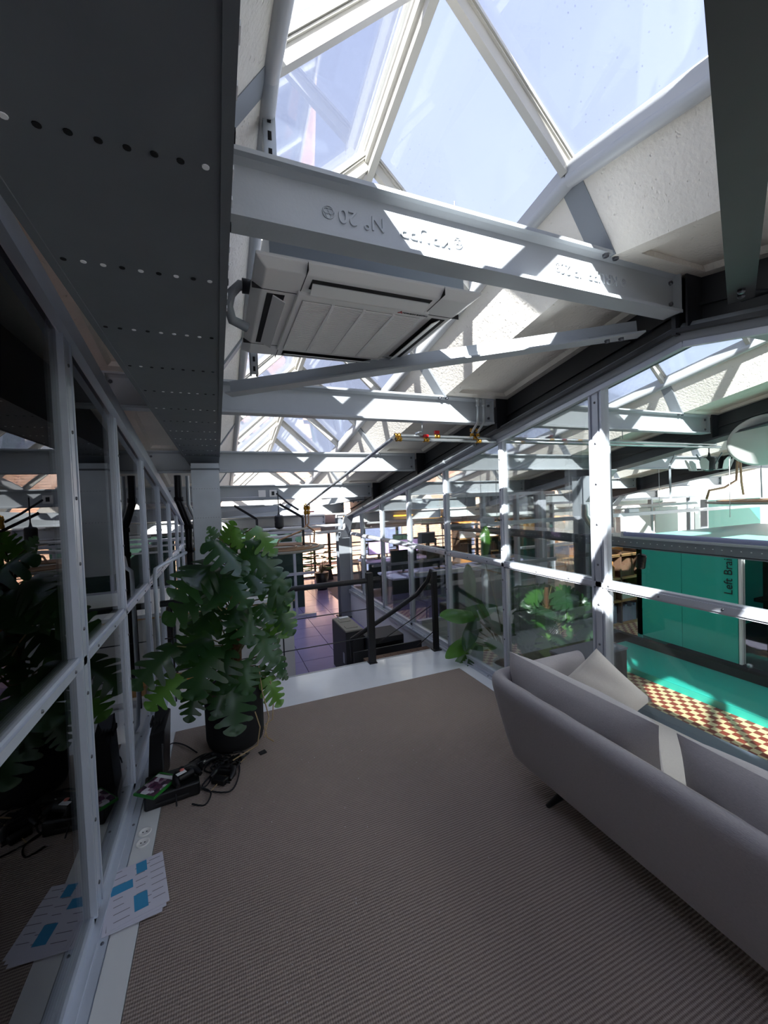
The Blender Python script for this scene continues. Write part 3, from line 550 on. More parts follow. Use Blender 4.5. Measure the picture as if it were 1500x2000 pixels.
# ================================================================== WATER PIPES
def pipe(pts, r, label, m='galv', name='water_pipe', group=None, n=10):
    o = thing(name, pts[0], label, 'pipe', group); MB().tube(pts, r, n).build('pipe_run', m, o); return o
def fitting(o, p, ax, r=0.022, l=0.03, m='brass'):
    MB().lathe([(r * .7, -l), (r, -l), (r, -l * .4), (r * .8, -l * .3), (r * .8, l * .3), (r, l * .4), (r, l), (r * .7, l)], p, 12, ax).build('fitting', m, o)
a = pipe([(1.27, 2.80, 2.085), (5.2, 2.80, 2.085)], 0.013, 'upper of the two steel pipes crossing through the right glass wall', group=None)
for x in (1.28, 1.62, 1.98): fitting(a, (x, 2.80, 2.085), (1, 0, 0), 0.018, 0.022)
MB().box(1.60, 2.79, 2.105, 1.64, 2.81, 2.13).build('valve_handle', 'red', a)
c2 = pipe([(1.25, 2.76, 2.05), (5.2, 2.76, 2.05)], 0.013, 'lower of the two steel pipes crossing through the right glass wall')
for x in (1.27, 1.50, 1.98): fitting(c2, (x, 2.76, 2.05), (1, 0, 0), 0.018, 0.022)
MB().box(1.48, 2.75, 2.07, 1.52, 2.77, 2.09).build('valve_handle', 'red', c2)
zs = lambda y, z0: z0 + dz(y) - dz(2.8)
p = pipe([(1.27, 2.80, 2.085), (1.15, 5.55, zs(5.55, 2.085))], 0.013, 'right one of two steel pipes running down below the roof towards the round heater')
q = pipe([(1.235, 2.77, 2.06), (1.115, 5.55, zs(5.55, 2.06))], 0.013, 'left one of two steel pipes running down below the roof towards the round heater')
for o_, x in ((p, 1.15), (q, 1.115)): fitting(o_, (x, 5.55, zs(5.55, 2.07)), (0, 1, -0.18), 0.02, 0.03)
for k, x in enumerate((1.93, 1.985)):
    o = pipe([(x, 2.77, 2.075), (x, 2.765, 2.13), (x - 0.02, 2.66, 2.18), (x - 0.03, 2.64, 2.25), (x - 0.03, 2.64, 2.345)], 0.010, ('left' if k == 0 else 'right') + ' riser pipe with copper bends joining the crossing pipes to the ceiling', group='riser pipes')
    for z in (2.10, 2.14): fitting(o, (x, 2.77, z), (0, 0, 1), 0.017, 0.012, 'brass')
    fitting(o, (x - 0.03, 2.64, 2.33), (0, 0, 1), 0.016, 0.03, 'galv')
for k, (x, dy) in enumerate(((1.45, 0), (3.6, 0), (2.75, 0))):
    o = thing('pipe_hanger', (x, 2.78, 2.09), ['pipe hanger clip left of the red valve levers', 'pipe hanger clip above the teal table', 'pipe hanger clip just beyond the right glass wall'][k], 'bracket', 'pipe hangers')
    MB().box(x - 0.012, 2.745, 2.10, x + 0.012, 2.815, 2.112).build('clip', 'galv', o); MB().tube([(x, 2.72, 2.10), (x, 2.72, 2.185)], 0.004, 6).build('rod', 'galv', o); MB().lathe([(0.016, -0.01), (0.016, 0.01)], (x, 2.80, 2.087), 12, (1, 0, 0)).build('ring', 'galv', o)
o = pipe([(2.045, 2.9, 2.33 + dz(2.9)), (2.045, 6.75, 2.33 + dz(6.75))], 0.016, 'long grey pipe clipped under the black girder')
for y in (3.4, 4.6, 5.8): fitting(o, (2.045, y, 2.33 + dz(y)), (0, 1, -0.18), 0.021, 0.012, 'band')
o = pipe([(2.045, 6.75, 1.33), (2.03, 6.80, 1.30), (2.03, 6.80, 1.16), (2.0, 6.80, 1.10), (1.0, 6.82, 1.06), (-0.1, 6.85, 1.05)], 0.026, 'thick white pipe bending down beside the far column', 'wht'); fitting(o, (2.04, 6.78, 1.32), (0, 0, 1), 0.034, 0.03)
o = pipe([(1.95, 6.80, 1.20), (0.9, 6.82, 1.19), (-0.1, 6.85, 1.19)], 0.024, 'upper white pipe crossing in front of the far windows', 'wht')
# ================================================================== SOFA
sf = thing('sofa', (1.7, 0.85, 0), 'long grey fabric sofa seen from behind along the right glass wall', 'sofa')
path = [((1.34, -0.25), (1, 0)), ((1.34, 0.4), (1, 0)), ((1.34, 1.2), (1, 0)), ((1.34, 1.74), (1, 0)), ((1.35, 1.82), (0.94, -0.34)), ((1.385, 1.885), (0.72, -0.69)), ((1.45, 1.92), (0.3, -0.95)), ((1.6, 1.925), (0, -1)), ((1.95, 1.925), (0, -1)), ((2.06, 1.92), (-0.1, -1))]
prof = [(0.15, 0.125), (0.115, 0.14), (0.075, 0.26), (0.03, 0.44), (0.0, 0.56), (0.003, 0.588), (0.02, 0.606), (0.045, 0.612), (0.07, 0.606), (0.088, 0.588), (0.10, 0.56), (0.115, 0.42), (0.12, 0.30)]
g_ = []
for (x, y), (nx, ny) in path:
    k = math.hypot(nx, ny); g_.append([(x + nx / k * o_, y + ny / k * o_, z) for o_, z in prof])
b = MB(); b.grid(g_); b.add([g_[0][i] for i in range(len(prof))], [tuple(range(len(prof)))]); b.add([g_[-1][i] for i in range(len(prof))], [tuple(range(len(prof)))]); b.build('back_shell', 'sofa', sf, subsurf=1)
b = MB(); b.tube([Vector(g_[i][4]) for i in (6,)] + [Vector(g_[6][3]), Vector(g_[6][2]), Vector(g_[6][1])], 0.003, 5); b.build('seam_piping', 'boxk', sf)
MB().hexa([(1.50, -0.25, 0.125), (2.02, -0.25, 0.125), (2.02, 1.80, 0.125), (1.50, 1.80, 0.125)], [(1.45, -0.25, 0.27), (2.08, -0.25, 0.27), (2.08, 1.83, 0.27), (1.45, 1.83, 0.27)]).build('seat_base', 'sofa', sf, bevel=0.015)
MB().box(1.46, -0.2, 0.27, 2.10, 1.80, 0.39).build('seat_cushion', 'lite', sf, bevel=0.03)
MB().hexa([(1.452, -0.2, 0.38), (1.475, -0.2, 0.38), (1.475, 1.81, 0.38), (1.452, 1.81, 0.38)], [(1.43, -0.2, 0.58), (1.447, -0.2, 0.58), (1.447, 1.81, 0.58), (1.43, 1.81, 0.58)]).build('inner_back', 'lite', sf)
def pillow(name, c, w, h, t, R, m, parent=None, n=14, sharp=0.30, wr=0.004):
    b = MB(); top = []; bot = []
    for i in range(n + 1):
        a, c_ = [], []
        for j in range(n + 1):
            u = -1 + 2 * i / n; v = -1 + 2 * j / n; e = max(0, (1 - abs(u) ** 2.6) * (1 - abs(v) ** 2.6)) ** 0.42; pin = 1 - 0.05 * (1 - u * u) * 0 - sharp * 0.12 * (abs(u) ** 4) * (1 - v * v) ; pin2 = 1 - sharp * 0.12 * (abs(v) ** 4) * (1 - u * u)
            wob = wr * math.sin(9 * u + 4 * v) * e
            P = Vector((u * w / 2 * pin, v * h / 2 * pin2, 0)); a.append(Vector(c) + R @ (P + Vector((0, 0, t / 2 * e + wob)))); c_.append(Vector(c) + R @ (P - Vector((0, 0, t / 2 * e - wob))))
        top.append(a); bot.append(c_)
    b.grid(top); b.grid(bot); return b.build(name, m, parent)
Rb = Matrix(((0, -0.16, 0.98), (1, 0, 0), (0, 0.98, 0.16)))        # local x -> world y, local y -> up, local z -> +x
pillow('back_cushion', (1.555, 1.455, 0.512), 0.86, 0.38, 0.21, Rb, 'cush', sf, n=22)
pillow('back_cushion', (1.555, 0.50, 0.508), 0.92, 0.40, 0.22, Rb, 'cush', sf, n=22)
for (x, y, dx, dy) in ((1.58, 1.50, -0.09, 0.08), (1.58, 0.10, -0.09, -0.08), (1.97, 1.50, 0.06, 0.08), (1.97, 0.10, 0.06, -0.08)):
    MB().tube([(x, y, 0.135), (x + dx, y + dy, 0.004)], [0.026, 0.012], 10).build('leg', 'black', sf)
_n = Vector((-0.72, -0.52, 0.46)).normalized(); _u = Vector((0.0, 0.0, 1.0)); _u = (_u - _n * _u.dot(_n)).normalized(); _r = _u.cross(_n)
_a = (_u * math.cos(math.radians(40)) + _r * math.sin(math.radians(40))); _b = _n.cross(_a)
Rp = Matrix((_a, _b, _n)).transposed()
tag(pillow('throw_pillow', (1.90, 1.60, 0.49), 0.34, 0.34, 0.13, Rp, 'lite', None, n=16), 'pale linen pillow standing on its corner at the far arm of the sofa', 'pillow')
# ================================================================== MONSTERA
def leaf_mesh(name, L_=1.0, W_=0.42, lobes=4, cut=0.5, droop=0.25, fold=0.18, whole=False, seed=0, m='leaf'):
    rnd = random.Random(seed); b = MB()
    def width(t): return W_ * (max(0.0, math.sin(PI * min(1, (t * 0.90 + 0.10)))) ** 0.62) * (1.08 - 0.30 * t)
    def P(t, u, s, sweep=0.0):
        y = t * L_ + u * sweep * L_ * (1 - 0.75 * t) - (0.26 * L_ * (1 - t) ** 4 * u ** 1.5); x = s * u * width(t)
        z = -droop * L_ * (t ** 2) * 0.55 - fold * abs(x) + 0.02 * math.sin(5 * t + 3 * u) * L_ - droop * 0.5 * L_ * (abs(x) ** 2) * 3
        return Vector((x, y, z))
    n = lobes; US = (0.0, 0.22, 0.45, 0.66, 0.84, 0.95, 1.0); steps = 5
    for s in (1, -1):
        for i in range(n):
            t0, t1 = i / n, (i + 1) / n; inner = cut * rnd.uniform(0.8, 1.15); g = 0 if whole else 0.085 / n * 2 * rnd.uniform(0.7, 1.5); rows = []
            for k in range(steps + 1):
                f = k / steps; row = []
                for u in US:
                    w = 0 if whole else max(0.0, min(1.0, (u - inner) / (0.72 - inner))) ** 0.5 * g
                    ga = w if i > 0 else 0; gb = w if i < n - 1 else 0
                    tt = t0 + ga + (t1 - t0 - ga - gb) * f
                    rd = 1.0 if whole else 1 - 0.16 * abs(2 * f - 1) ** 2.5 * (u > 0.7)
                    if i == n - 1: tt = min(tt, 1.0)
                    row.append(P(tt, u * rd, s, 0.22))
                rows.append(row)
            b.grid(rows)
    me = bpy.data.meshes.new(name); me.from_pydata([tuple(v) for v in b.v], [], b.f); me.polygons.foreach_set('use_smooth', [True] * len(b.f)); me.materials.append(M[m])
    bm = bmesh.new(); bm.from_mesh(me); bmesh.ops.remove_doubles(bm, verts=bm.verts, dist=1e-4); bmesh.ops.recalc_face_normals(bm, faces=bm.faces); bm.to_mesh(me); bm.free()
    return me
LM = [leaf_mesh('monstera_blade', 1, 0.52, 5, 0.42, 0.28, 0.10, seed=1), leaf_mesh('monstera_blade', 1, 0.55, 4, 0.38, 0.45, 0.14, seed=2), leaf_mesh('monstera_blade', 1, 0.46, 4, 0.46, 0.25, 0.08, seed=3), leaf_mesh('monstera_blade', 1, 0.44, 5, 0.34, 0.5, 0.16, seed=4)]
LP_ = [leaf_mesh('plain_blade', 1, 0.20, 5, 0.5, 0.35, 0.35, True, seed=5), leaf_mesh('plain_blade', 1, 0.16, 5, 0.5, 0.55, 0.5, True, seed=6)]
LMb = []
for me in LM: q = me.copy(); q.materials[0] = M['leafb']; LMb.append(q)
LMd = []
for me in LM: q = me.copy(); q.materials[0] = M['leafd']; LMd.append(q)
LPb = []
for me in LP_: q = me.copy(); q.materials[0] = M['leafb']; LPb.append(q)
LPg = []
for me in LP_: q = me.copy(); q.materials[0] = M['leaf']; LPg.append(q)
RIBM = []
def put_leaf(parent, me, base, tip_dir, up, size, roll=0.0, rib=True):
    y = Vector(tip_dir).normalized(); z = (Vector(up) - y * Vector(up).dot(y)).normalized(); x = y.cross(z); mt = Matrix((x, y, z)).transposed() @ Matrix.Rotation(roll, 3, 'Y')
    o = bpy.data.objects.new('leaf', me); C.objects.link(o); o.parent = parent
    m4 = mt.to_4x4() @ Matrix.Scale(size, 4); m4.translation = Vector(base) - ORG[parent.name]; o.matrix_local = m4
    return o
pl = thing('potted_monstera', (0.04, 2.92, 0.004), 'tall potted monstera with split leaves on a moss pole beside the left wall', 'plant')
b = MB(); pc = (0.045, 2.92, 0.004)
b.lathe([(0.0, 0.0), (0.155, 0.0), (0.175, 0.02), (0.185, 0.06), (0.188, 0.37), (0.184, 0.38), (0.178, 0.375), (0.176, 0.33), (0.0, 0.33)], pc, 40); b.build('plant_pot', 'blackmatt', pl)
MB().lathe([(0.0, 0.34), (0.1, 0.345), (0.175, 0.335)], pc, 24).build('soil', 'soil', pl)
MB().tube([(0.06, 2.93, 0.33), (0.07, 2.93, 0.7), (0.09, 2.93, 1.05), (0.10, 2.93, 1.22)], [0.042, 0.04, 0.036, 0.034], 14).build('moss_pole', 'moss', pl)
MB().tube([(0.03, 2.88, 0.33), (0.02, 2.88, 0.6), (0.06, 2.87, 0.85), (0.05, 2.88, 1.15)], [0.016, 0.015, 0.013, 0.009], 8).build('main_stem', 'stem', pl)
# (base px, base py, tip px, tip py, base depth, tip depth, kind, tone)
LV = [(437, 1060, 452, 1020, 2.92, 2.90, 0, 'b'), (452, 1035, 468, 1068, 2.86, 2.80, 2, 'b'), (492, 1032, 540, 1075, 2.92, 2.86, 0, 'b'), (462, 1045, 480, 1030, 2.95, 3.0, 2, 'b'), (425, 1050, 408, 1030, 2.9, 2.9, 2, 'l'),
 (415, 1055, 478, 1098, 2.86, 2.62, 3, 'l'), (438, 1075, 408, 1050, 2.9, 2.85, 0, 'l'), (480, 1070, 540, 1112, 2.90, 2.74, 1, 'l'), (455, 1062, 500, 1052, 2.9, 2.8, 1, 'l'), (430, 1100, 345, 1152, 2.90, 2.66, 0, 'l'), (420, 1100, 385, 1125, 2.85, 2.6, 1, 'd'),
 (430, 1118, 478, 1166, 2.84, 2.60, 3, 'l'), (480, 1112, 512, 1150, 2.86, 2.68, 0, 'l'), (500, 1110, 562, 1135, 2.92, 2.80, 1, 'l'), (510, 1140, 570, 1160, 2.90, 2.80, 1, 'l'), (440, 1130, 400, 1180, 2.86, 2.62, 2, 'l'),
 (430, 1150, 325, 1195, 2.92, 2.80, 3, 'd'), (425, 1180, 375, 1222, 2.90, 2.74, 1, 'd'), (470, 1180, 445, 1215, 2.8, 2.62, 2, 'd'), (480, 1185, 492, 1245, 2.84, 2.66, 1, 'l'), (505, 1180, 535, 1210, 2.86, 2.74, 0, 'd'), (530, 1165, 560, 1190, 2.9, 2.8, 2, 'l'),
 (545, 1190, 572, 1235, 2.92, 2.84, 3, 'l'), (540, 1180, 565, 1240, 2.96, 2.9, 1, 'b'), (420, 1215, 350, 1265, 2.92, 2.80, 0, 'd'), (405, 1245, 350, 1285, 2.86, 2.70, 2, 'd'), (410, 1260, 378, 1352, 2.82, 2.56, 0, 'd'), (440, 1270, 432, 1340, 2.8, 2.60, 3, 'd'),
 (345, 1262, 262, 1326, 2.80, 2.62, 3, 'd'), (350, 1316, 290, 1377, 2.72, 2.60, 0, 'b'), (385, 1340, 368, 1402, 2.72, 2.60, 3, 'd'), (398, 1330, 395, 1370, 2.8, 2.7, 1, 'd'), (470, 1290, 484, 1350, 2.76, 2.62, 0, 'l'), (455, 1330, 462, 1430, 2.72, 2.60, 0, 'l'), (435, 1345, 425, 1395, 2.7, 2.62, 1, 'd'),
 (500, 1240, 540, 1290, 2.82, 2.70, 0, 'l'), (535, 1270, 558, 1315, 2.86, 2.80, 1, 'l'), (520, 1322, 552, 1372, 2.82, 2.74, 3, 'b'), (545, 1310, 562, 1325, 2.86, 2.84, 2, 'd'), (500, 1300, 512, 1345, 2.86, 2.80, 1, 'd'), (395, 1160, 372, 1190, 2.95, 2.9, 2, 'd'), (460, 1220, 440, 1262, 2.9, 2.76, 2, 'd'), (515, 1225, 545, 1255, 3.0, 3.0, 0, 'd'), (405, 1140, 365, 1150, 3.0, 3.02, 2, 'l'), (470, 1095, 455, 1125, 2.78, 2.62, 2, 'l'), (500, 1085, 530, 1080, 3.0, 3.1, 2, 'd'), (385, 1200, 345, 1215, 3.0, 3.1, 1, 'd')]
bs = MB(); br_ = MB()
for (bx, by, tx, ty, yb, yt, k, tone) in LV:
    B_ = aty(bx, by, yb); T_ = aty(tx, ty, yt); d = T_ - B_; size = d.length * 1.04
    to_cam = (CAM - (B_ + T_) / 2).normalized(); up = (to_cam * 0.75 + Vector((0, 0, 0.75)) + Vector((random.uniform(-.3, .3), 0, 0)))
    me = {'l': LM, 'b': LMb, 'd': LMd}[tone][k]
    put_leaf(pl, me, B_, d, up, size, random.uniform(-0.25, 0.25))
    root = Vector((0.06 + random.uniform(-.03, .03), 2.92, max(0.4, B_.z - random.uniform(0.10, 0.25)))); mid = (root + B_) / 2 + Vector((0, 0, 0.05))
    bs.tube([root, mid, B_], [0.006, 0.005, 0.004], 6)
    0 and br_.tube([B_ + up.normalized() * 0.003, (B_ + T_) / 2 + up.normalized() * (0.004 - 0.03 * d.length), B_ + d * 0.9 - up.normalized() * 0.14 * d.length], [0.0025, 0.002, 0.001], 5)
tag(bs.build('petioles', 'stem', pl), kind='stuff')
for pts in ([(505, 1300, 2.8), (512, 1350, 2.78), (525, 1400, 2.70), (516, 1440, 2.6)], [(498, 1390, 2.72), (508, 1420, 2.69), (503, 1455, 2.66), (455, 1485, 2.62)], [(528, 1330, 2.8), (534, 1370, 2.8), (532, 1405, 2.72), (518, 1415, 2.72)], [(470, 1240, 2.86), (440, 1200, 2.84), (412, 1170, 2.84)], [(516, 1418, 2.7), (522, 1440, 2.66), (535, 1448, 2.65)]):
    P_ = [aty(*q) for q in pts]; P_ = [Vector((v.x, v.y, max(v.z, 0.012))) for v in P_]; MB().tube(P_, 0.004, 6).build('aerial_root', 'root', pl)
for px_, py_ in ((470, 1112), (474, 1172)): b = MB(); c0 = aty(px_, py_, 2.86); b.lathe([(0.0, -0.03), (0.02, -0.022), (0.03, 0), (0.022, 0.02), (0.0, 0.03)], c0, 10); b.build('coir_tuft', 'orange', pl)
# ================================================================== GAME GEAR BY THE LEFT WALL
def rbox(name, m, c, size, rot, parent=None, bevel=0.006):
    b = MB(); sx_, sy_, sz_ = size; R = Matrix.Rotation(rot, 3, 'Z'); q = [Vector(c) + R @ Vector((a * sx_ / 2, e * sy_ / 2, 0)) for a, e in ((-1, -1), (1, -1), (1, 1), (-1, 1))]
    b.hexa(q, [p + Vector((0, 0, sz_)) for p in q]); return b.build(name, m, parent, bevel=bevel)
o = thing('game_console', (-0.395, 2.74, 0.006), 'tall black game console standing upright against the left glass wall', 'console')
b = MB(); pr1 = [(-0.44, 2.62), (-0.36, 2.60), (-0.345, 2.80), (-0.425, 2.84)]
b.hexa([(x, y, 0.006) for x, y in pr1], [(x + 0.02, y + 0.01, 0.30 + 0.03 * i) for i, (x, y) in enumerate(pr1)]); b.build('console_shell', 'black', o, bevel=0.004)
for k in range(4): MB().box(-0.425 + k * 0.017, 2.70, 0.318 + .004 * k, -0.418 + k * 0.017, 2.80, 0.345).build('vent_fin', 'blackmatt', o)
MB().box(-0.358, 2.598, 0.05, -0.350, 2.602, 0.26).build('disc_slot', 'boxk', o)
o = thing('media_box', (-0.31, 2.53, 0.006), 'flat black console lying below the game case', 'console')
rbox('box_shell', 'black', (-0.305, 2.535, 0.006), (0.27, 0.20, 0.075), math.radians(6), o, 0.01); rbox('front_slot', 'boxk', (-0.296, 2.434, 0.03), (0.16, 0.004, 0.008), math.radians(6), o, 0)
o = thing('game_case', (-0.37, 2.50, 0.083), 'green plastic game case with a colourful cover on the flat console', 'game case')
rbox('case_shell', 'green', (-0.375, 2.50, 0.083), (0.135, 0.18, 0.013), math.radians(-38), o, 0.002); rbox('cover_print', 'cover', (-0.378, 2.498, 0.0965), (0.118, 0.155, 0.001), math.radians(-38), o, 0); rbox('title_strip', 'wht', (-0.34, 2.545, 0.098), (0.115, 0.022, 0.0008), math.radians(-38), o, 0)
def gamepad(c, rot, label, sticker=False):
    o = thing('game_controller', c, label, 'controller', 'game controllers'); R = Matrix.Rotation(rot, 3, 'Z'); c = Vector(c)
    T = lambda x, y, z: c + R @ Vector((x, y, z)); b = MB()
    b.tube([T(-0.062, -0.05, 0.014), T(-0.058, -0.01, 0.022), T(-0.04, 0.02, 0.026), T(0, 0.025, 0.027), T(0.04, 0.02, 0.026), T(0.058, -0.01, 0.022), T(0.062, -0.05, 0.014)], [0.011, 0.018, 0.024, 0.025, 0.024, 0.018, 0.011], 12); b.tube([T(-0.04, 0.0, 0.022), T(0.04, 0.0, 0.022)], 0.02, 10); b.build('controller_body', 'black', o)
    for x, y in ((-0.035, 0.022), (0.018, 0.0)): MB().lathe([(0.006, 0), (0.006, 0.008), (0.011, 0.009), (0.011, 0.012), (0, 0.012)], T(x, y, 0.044), 12).build('thumb_stick', 'blackmatt', o)
    if sticker:
        MB().hexa([T(-0.05, -0.02, 0.05), T(0.0, -0.02, 0.05), T(0.0, 0.005, 0.05), T(-0.05, 0.005, 0.05)], [T(-0.05, -0.02, 0.052), T(0.0, -0.02, 0.052), T(0.0, 0.005, 0.052), T(-0.05, 0.005, 0.052)]).build('white_sticker', 'white', o)
        MB().lathe([(0.0, 0.0), (0.013, 0.0), (0.012, 0.003), (0, 0.004)], T(-0.012, 0.014, 0.052), 12).build('pink_sticker', 'pink', o)
    return o
gamepad((-0.235, 2.50, 0.083), 0.5, 'black game controller with white and pink stickers on the flat console', True)
gamepad((-0.03, 2.56, 0.006), -0.6, 'plain black game controller lying among the cables by the plant pot'); gamepad((-0.12, 2.72, 0.006), 0.3, 'plain black game controller in front of the left side of the plant pot')
o = thing('sensor_bar', (-0.2, 2.70, 0.006), 'black motion sensor bar lying behind the flat console', 'sensor'); rbox('bar_shell', 'black', (-0.2, 2.70, 0.012), (0.20, 0.045, 0.038), 0.45, o, 0.008)
for k, dx in enumerate((-0.07, -0.03, 0.05)): R_ = Matrix.Rotation(0.45, 3, 'Z'); MB().lathe([(0.011, 0), (0.011, 0.004), (0.007, 0.005), (0, 0.003)], Vector((-0.2, 2.70, 0.033)) + R_ @ Vector((dx, -0.023, 0)), 12, R_ @ Vector((0, -1, 0))).build('lens', 'acg' if k == 2 else 'slot', o)
CB = [([(385, 1470), (360, 1455), (336, 1452), (318, 1470)], 'thin black cable behind the sensor bar'), ([(345, 1575), (345, 1545), (362, 1530), (395, 1538), (420, 1510), (440, 1498)], 'grey cable curling over the flat console'),
      ([(440, 1480), (465, 1490), (466, 1515), (450, 1545), (410, 1545), (395, 1535), (420, 1505)], 'large loop of black cable on the carpet right of the consoles'), ([(375, 1570), (400, 1572), (412, 1550), (398, 1540), (380, 1548)], 'small loop of black cable in front of the flat console'),
      ([(390, 1500), (420, 1480), (445, 1490), (430, 1510), (400, 1505), (410, 1490)], 'tangled black cable below the plant pot'), ([(370, 1490), (395, 1475), (425, 1470), (455, 1480), (462, 1495)], 'short black cable against the plant pot'), ([(412, 1545), (440, 1515), (480, 1480)], 'thin tan cord running towards the plant pot')]
for k, (pp, lab) in enumerate(CB):
    P_ = [atz(u, v, 0.012 + 0.006 * math.sin(i * 2.1 + k)) for i, (u, v) in enumerate(pp)]
    if k == 1: P_ = [Vector((p.x, p.y, 0.10 if i in (1, 2) else p.z)) for i, p in enumerate(P_)]
    # catmull-rom
    Q = []
    for i in range(len(P_) - 1):
        p0, p1, p2, p3 = P_[max(0, i - 1)], P_[i], P_[i + 1], P_[min(len(P_) - 1, i + 2)]
        for s in range(8):
            t = s / 8; Q.append(0.5 * ((2 * p1) + (-p0 + p2) * t + (2 * p0 - 5 * p1 + 4 * p2 - p3) * t * t + (-p0 + 3 * p1 - 3 * p2 + p3) * t ** 3))
    Q.append(P_[-1]); tag(MB().tube(Q, 0.0042 if k != 6 else 0.0025, 7).build('cable', 'root' if k == 6 else 'cloth', None), lab, 'cable', 'cables by the plant pot')
random.seed(31)
b = MB()
for k in range(16):
    a0 = random.uniform(0, 6); rr = random.uniform(0.02, 0.07); cx, cy = random.uniform(-0.10, 0.06), random.uniform(2.60, 2.68); b.tube([(cx + rr * math.cos(a0 + t * 0.5), cy + rr * 0.6 * math.sin(a0 + t * 0.5), 0.014 + 0.028 * abs(math.sin(t * 0.6 + k))) for t in range(10)], 0.0045, 6)
tag(b.build('cable_tangle', 'black'), 'dense tangle of black cables at the foot of the plant pot', 'cable', kind='stuff')
for k, (x, y, r_) in enumerate(((0.02, 2.66, 0.3), (-0.06, 2.50, -0.7))):
    o = thing('power_adapter', (x, y, 0.006), ['black power adapter leaning on the front of the plant pot', 'black power adapter beside the flat console'][k], 'adapter', 'power adapters'); rbox('adapter_block', 'black', (x, y, 0.006), (0.09, 0.045, 0.032), r_, o, 0.006); MB().lathe([(0.006, 0), (0.004, 0.02)], (x + 0.05 * math.cos(r_), y + 0.05 * math.sin(r_), 0.02), 8, (math.cos(r_), math.sin(r_), 0)).build('strain_relief', 'blackmatt', o)
p = atz(513, 1470, 0.006); tag(rbox('cloth_scrap', 'blackmatt', (p.x, p.y, 0.005), (0.045, 0.04, 0.006), 0.3), 'small square black scrap on the carpet right of the plant pot', 'scrap')
# sockets in the floor strip
for k, (px_, py_) in enumerate(((283, 1625), (279, 1646))):
    p = atz(px_, py_, 0.006); o = thing('floor_socket', (p.x, p.y, 0.006), ['round white floor socket, the one nearer the consoles', 'round white floor socket, the one nearer the papers'][k], 'socket', 'floor sockets')
    MB().lathe([(0.030, 0), (0.030, 0.003), (0.026, 0.004), (0.021, 0.003), (0.019, 0.0008), (0, 0.0008)], (p.x, p.y, 0.006), 28).build('socket_ring', 'acw', o)
    for s in (-1, 1): MB().lathe([(0.0032, 0), (0.0032, 0.0006), (0, 0.0006)], (p.x + s * 0.008, p.y, 0.0069), 8).build('pin_hole', 'hole', o)
# papers
SH = [((-0.392, 1.930, 0.0110), 0.13), ((-0.388, 1.922, 0.0122), 0.10), ((-0.384, 1.932, 0.0134), 0.17), ((-0.378, 1.945, 0.0146), 0.20)]
for k, (c, r_) in enumerate(SH):
    o = thing('printed_sheet', c, ['lowest sheet of the paper stack on the white floor strip', 'second sheet from the bottom of the paper stack', 'sheet just under the top one of the paper stack', 'top white printed sheet with blue patches lying on the white floor strip'][k], 'paper', 'stacked printed sheets')
    R = Matrix.Rotation(r_, 3, 'Z'); T = lambda x, y, z: Vector(c) + R @ Vector((x, y, z))
    def patch(nm, m, x0, y0, x1, y1, z=0.0011, t=0.0004): return MB().hexa([T(x0, y0, z), T(x1, y0, z), T(x1, y1, z), T(x0, y1, z)], [T(x0, y0, z + t), T(x1, y0, z + t), T(x1, y1, z + t), T(x0, y1, z + t)]).build(nm, m, o)
    patch('sheet', 'paper', -0.10, -0.1425, 0.10, 0.1425, 0, 0.001)
    if k == 3:
        patch('blue_patch', 'blue', -0.005, 0.075, 0.035, 0.135); patch('blue_patch', 'blue', -0.098, 0.015, -0.02, 0.06); patch('blue_patch', 'blue', -0.02, -0.115, 0.028, -0.035)
        b = MB()
        for i in range(22):
            y = 0.13 - i * 0.0118; x0 = [-0.09, 0.045, -0.01][i % 3]; w_ = random.uniform(0.03, 0.06)
            for (u0, u1) in ((x0, x0 + w_),):
                z = 0.0011; b.hexa([T(u0, y, z), T(u1, y, z), T(u1, y + 0.003, z), T(u0, y + 0.003, z)], [T(u0, y, z + .0003), T(u1, y, z + .0003), T(u1, y + 0.003, z + .0003), T(u0, y + 0.003, z + .0003)])
        tag(b.build('printed_lines', 'ink', o), kind='stuff')
    else: patch('printed_margin', 'ink', -0.088, -0.13, -0.076, 0.10)
# ================================================================== RAILING AND STEPS
YR = 3.745
ra = thing('guard_rail', (0.5, YR, 0), 'black guard rail with thin cables along the far platform edge', 'railing')
MB().tube([(-0.47, YR, 0.82), (1.46, YR, 0.815)], 0.026, 14).build('handrail', 'black', ra)
b = MB(); b.box(1.318, YR - 0.03, 0, 1.382, YR + 0.03, 0.89); b.build('rail_post', 'black', ra, bevel=0.003); MB().box(1.31, YR - 0.04, -0.006, 1.39, YR + 0.04, 0.006).build('post_foot', 'black', ra)
b = MB(); b.box(2.05, YR - 0.025, 0, 2.10, YR + 0.025, 0.83); b.build('rail_post', 'black', ra, bevel=0.003); MB().box(2.03, YR - 0.04, -0.006, 2.12, YR + 0.04, 0.006).build('post_foot', 'black', ra)
for z in (0.53, 0.25): MB().tube([(-0.45, YR, z), (1.33, YR, z + 0.005)], 0.005, 8).build('rail_cable', 'dark', ra)
for x in (-0.39, 0.50): MB().tube([(x, YR, -0.004), (x, YR, 0.81)], 0.0065, 8).build('baluster', 'black', ra)
sr = thing('stair_handrail', (2.07, 3.85, 0), 'bent black handrail going down the steps from the platform', 'railing')
MB().tube([(2.07, 3.75, 0.80), (2.065, 3.78, 0.835), aty(835, 1135, 3.84), aty(815, 1160, 3.90), aty(770, 1193, 3.96), aty(727, 1222, 4.0), aty(686, 1250, 4.05)], 0.024, 12).build('handrail', 'black', sr)
MB().tube([aty(686, 1250, 4.05), aty(688, 1290, 4.05) ], 0.016, 10).build('rail_leg', 'black', sr)
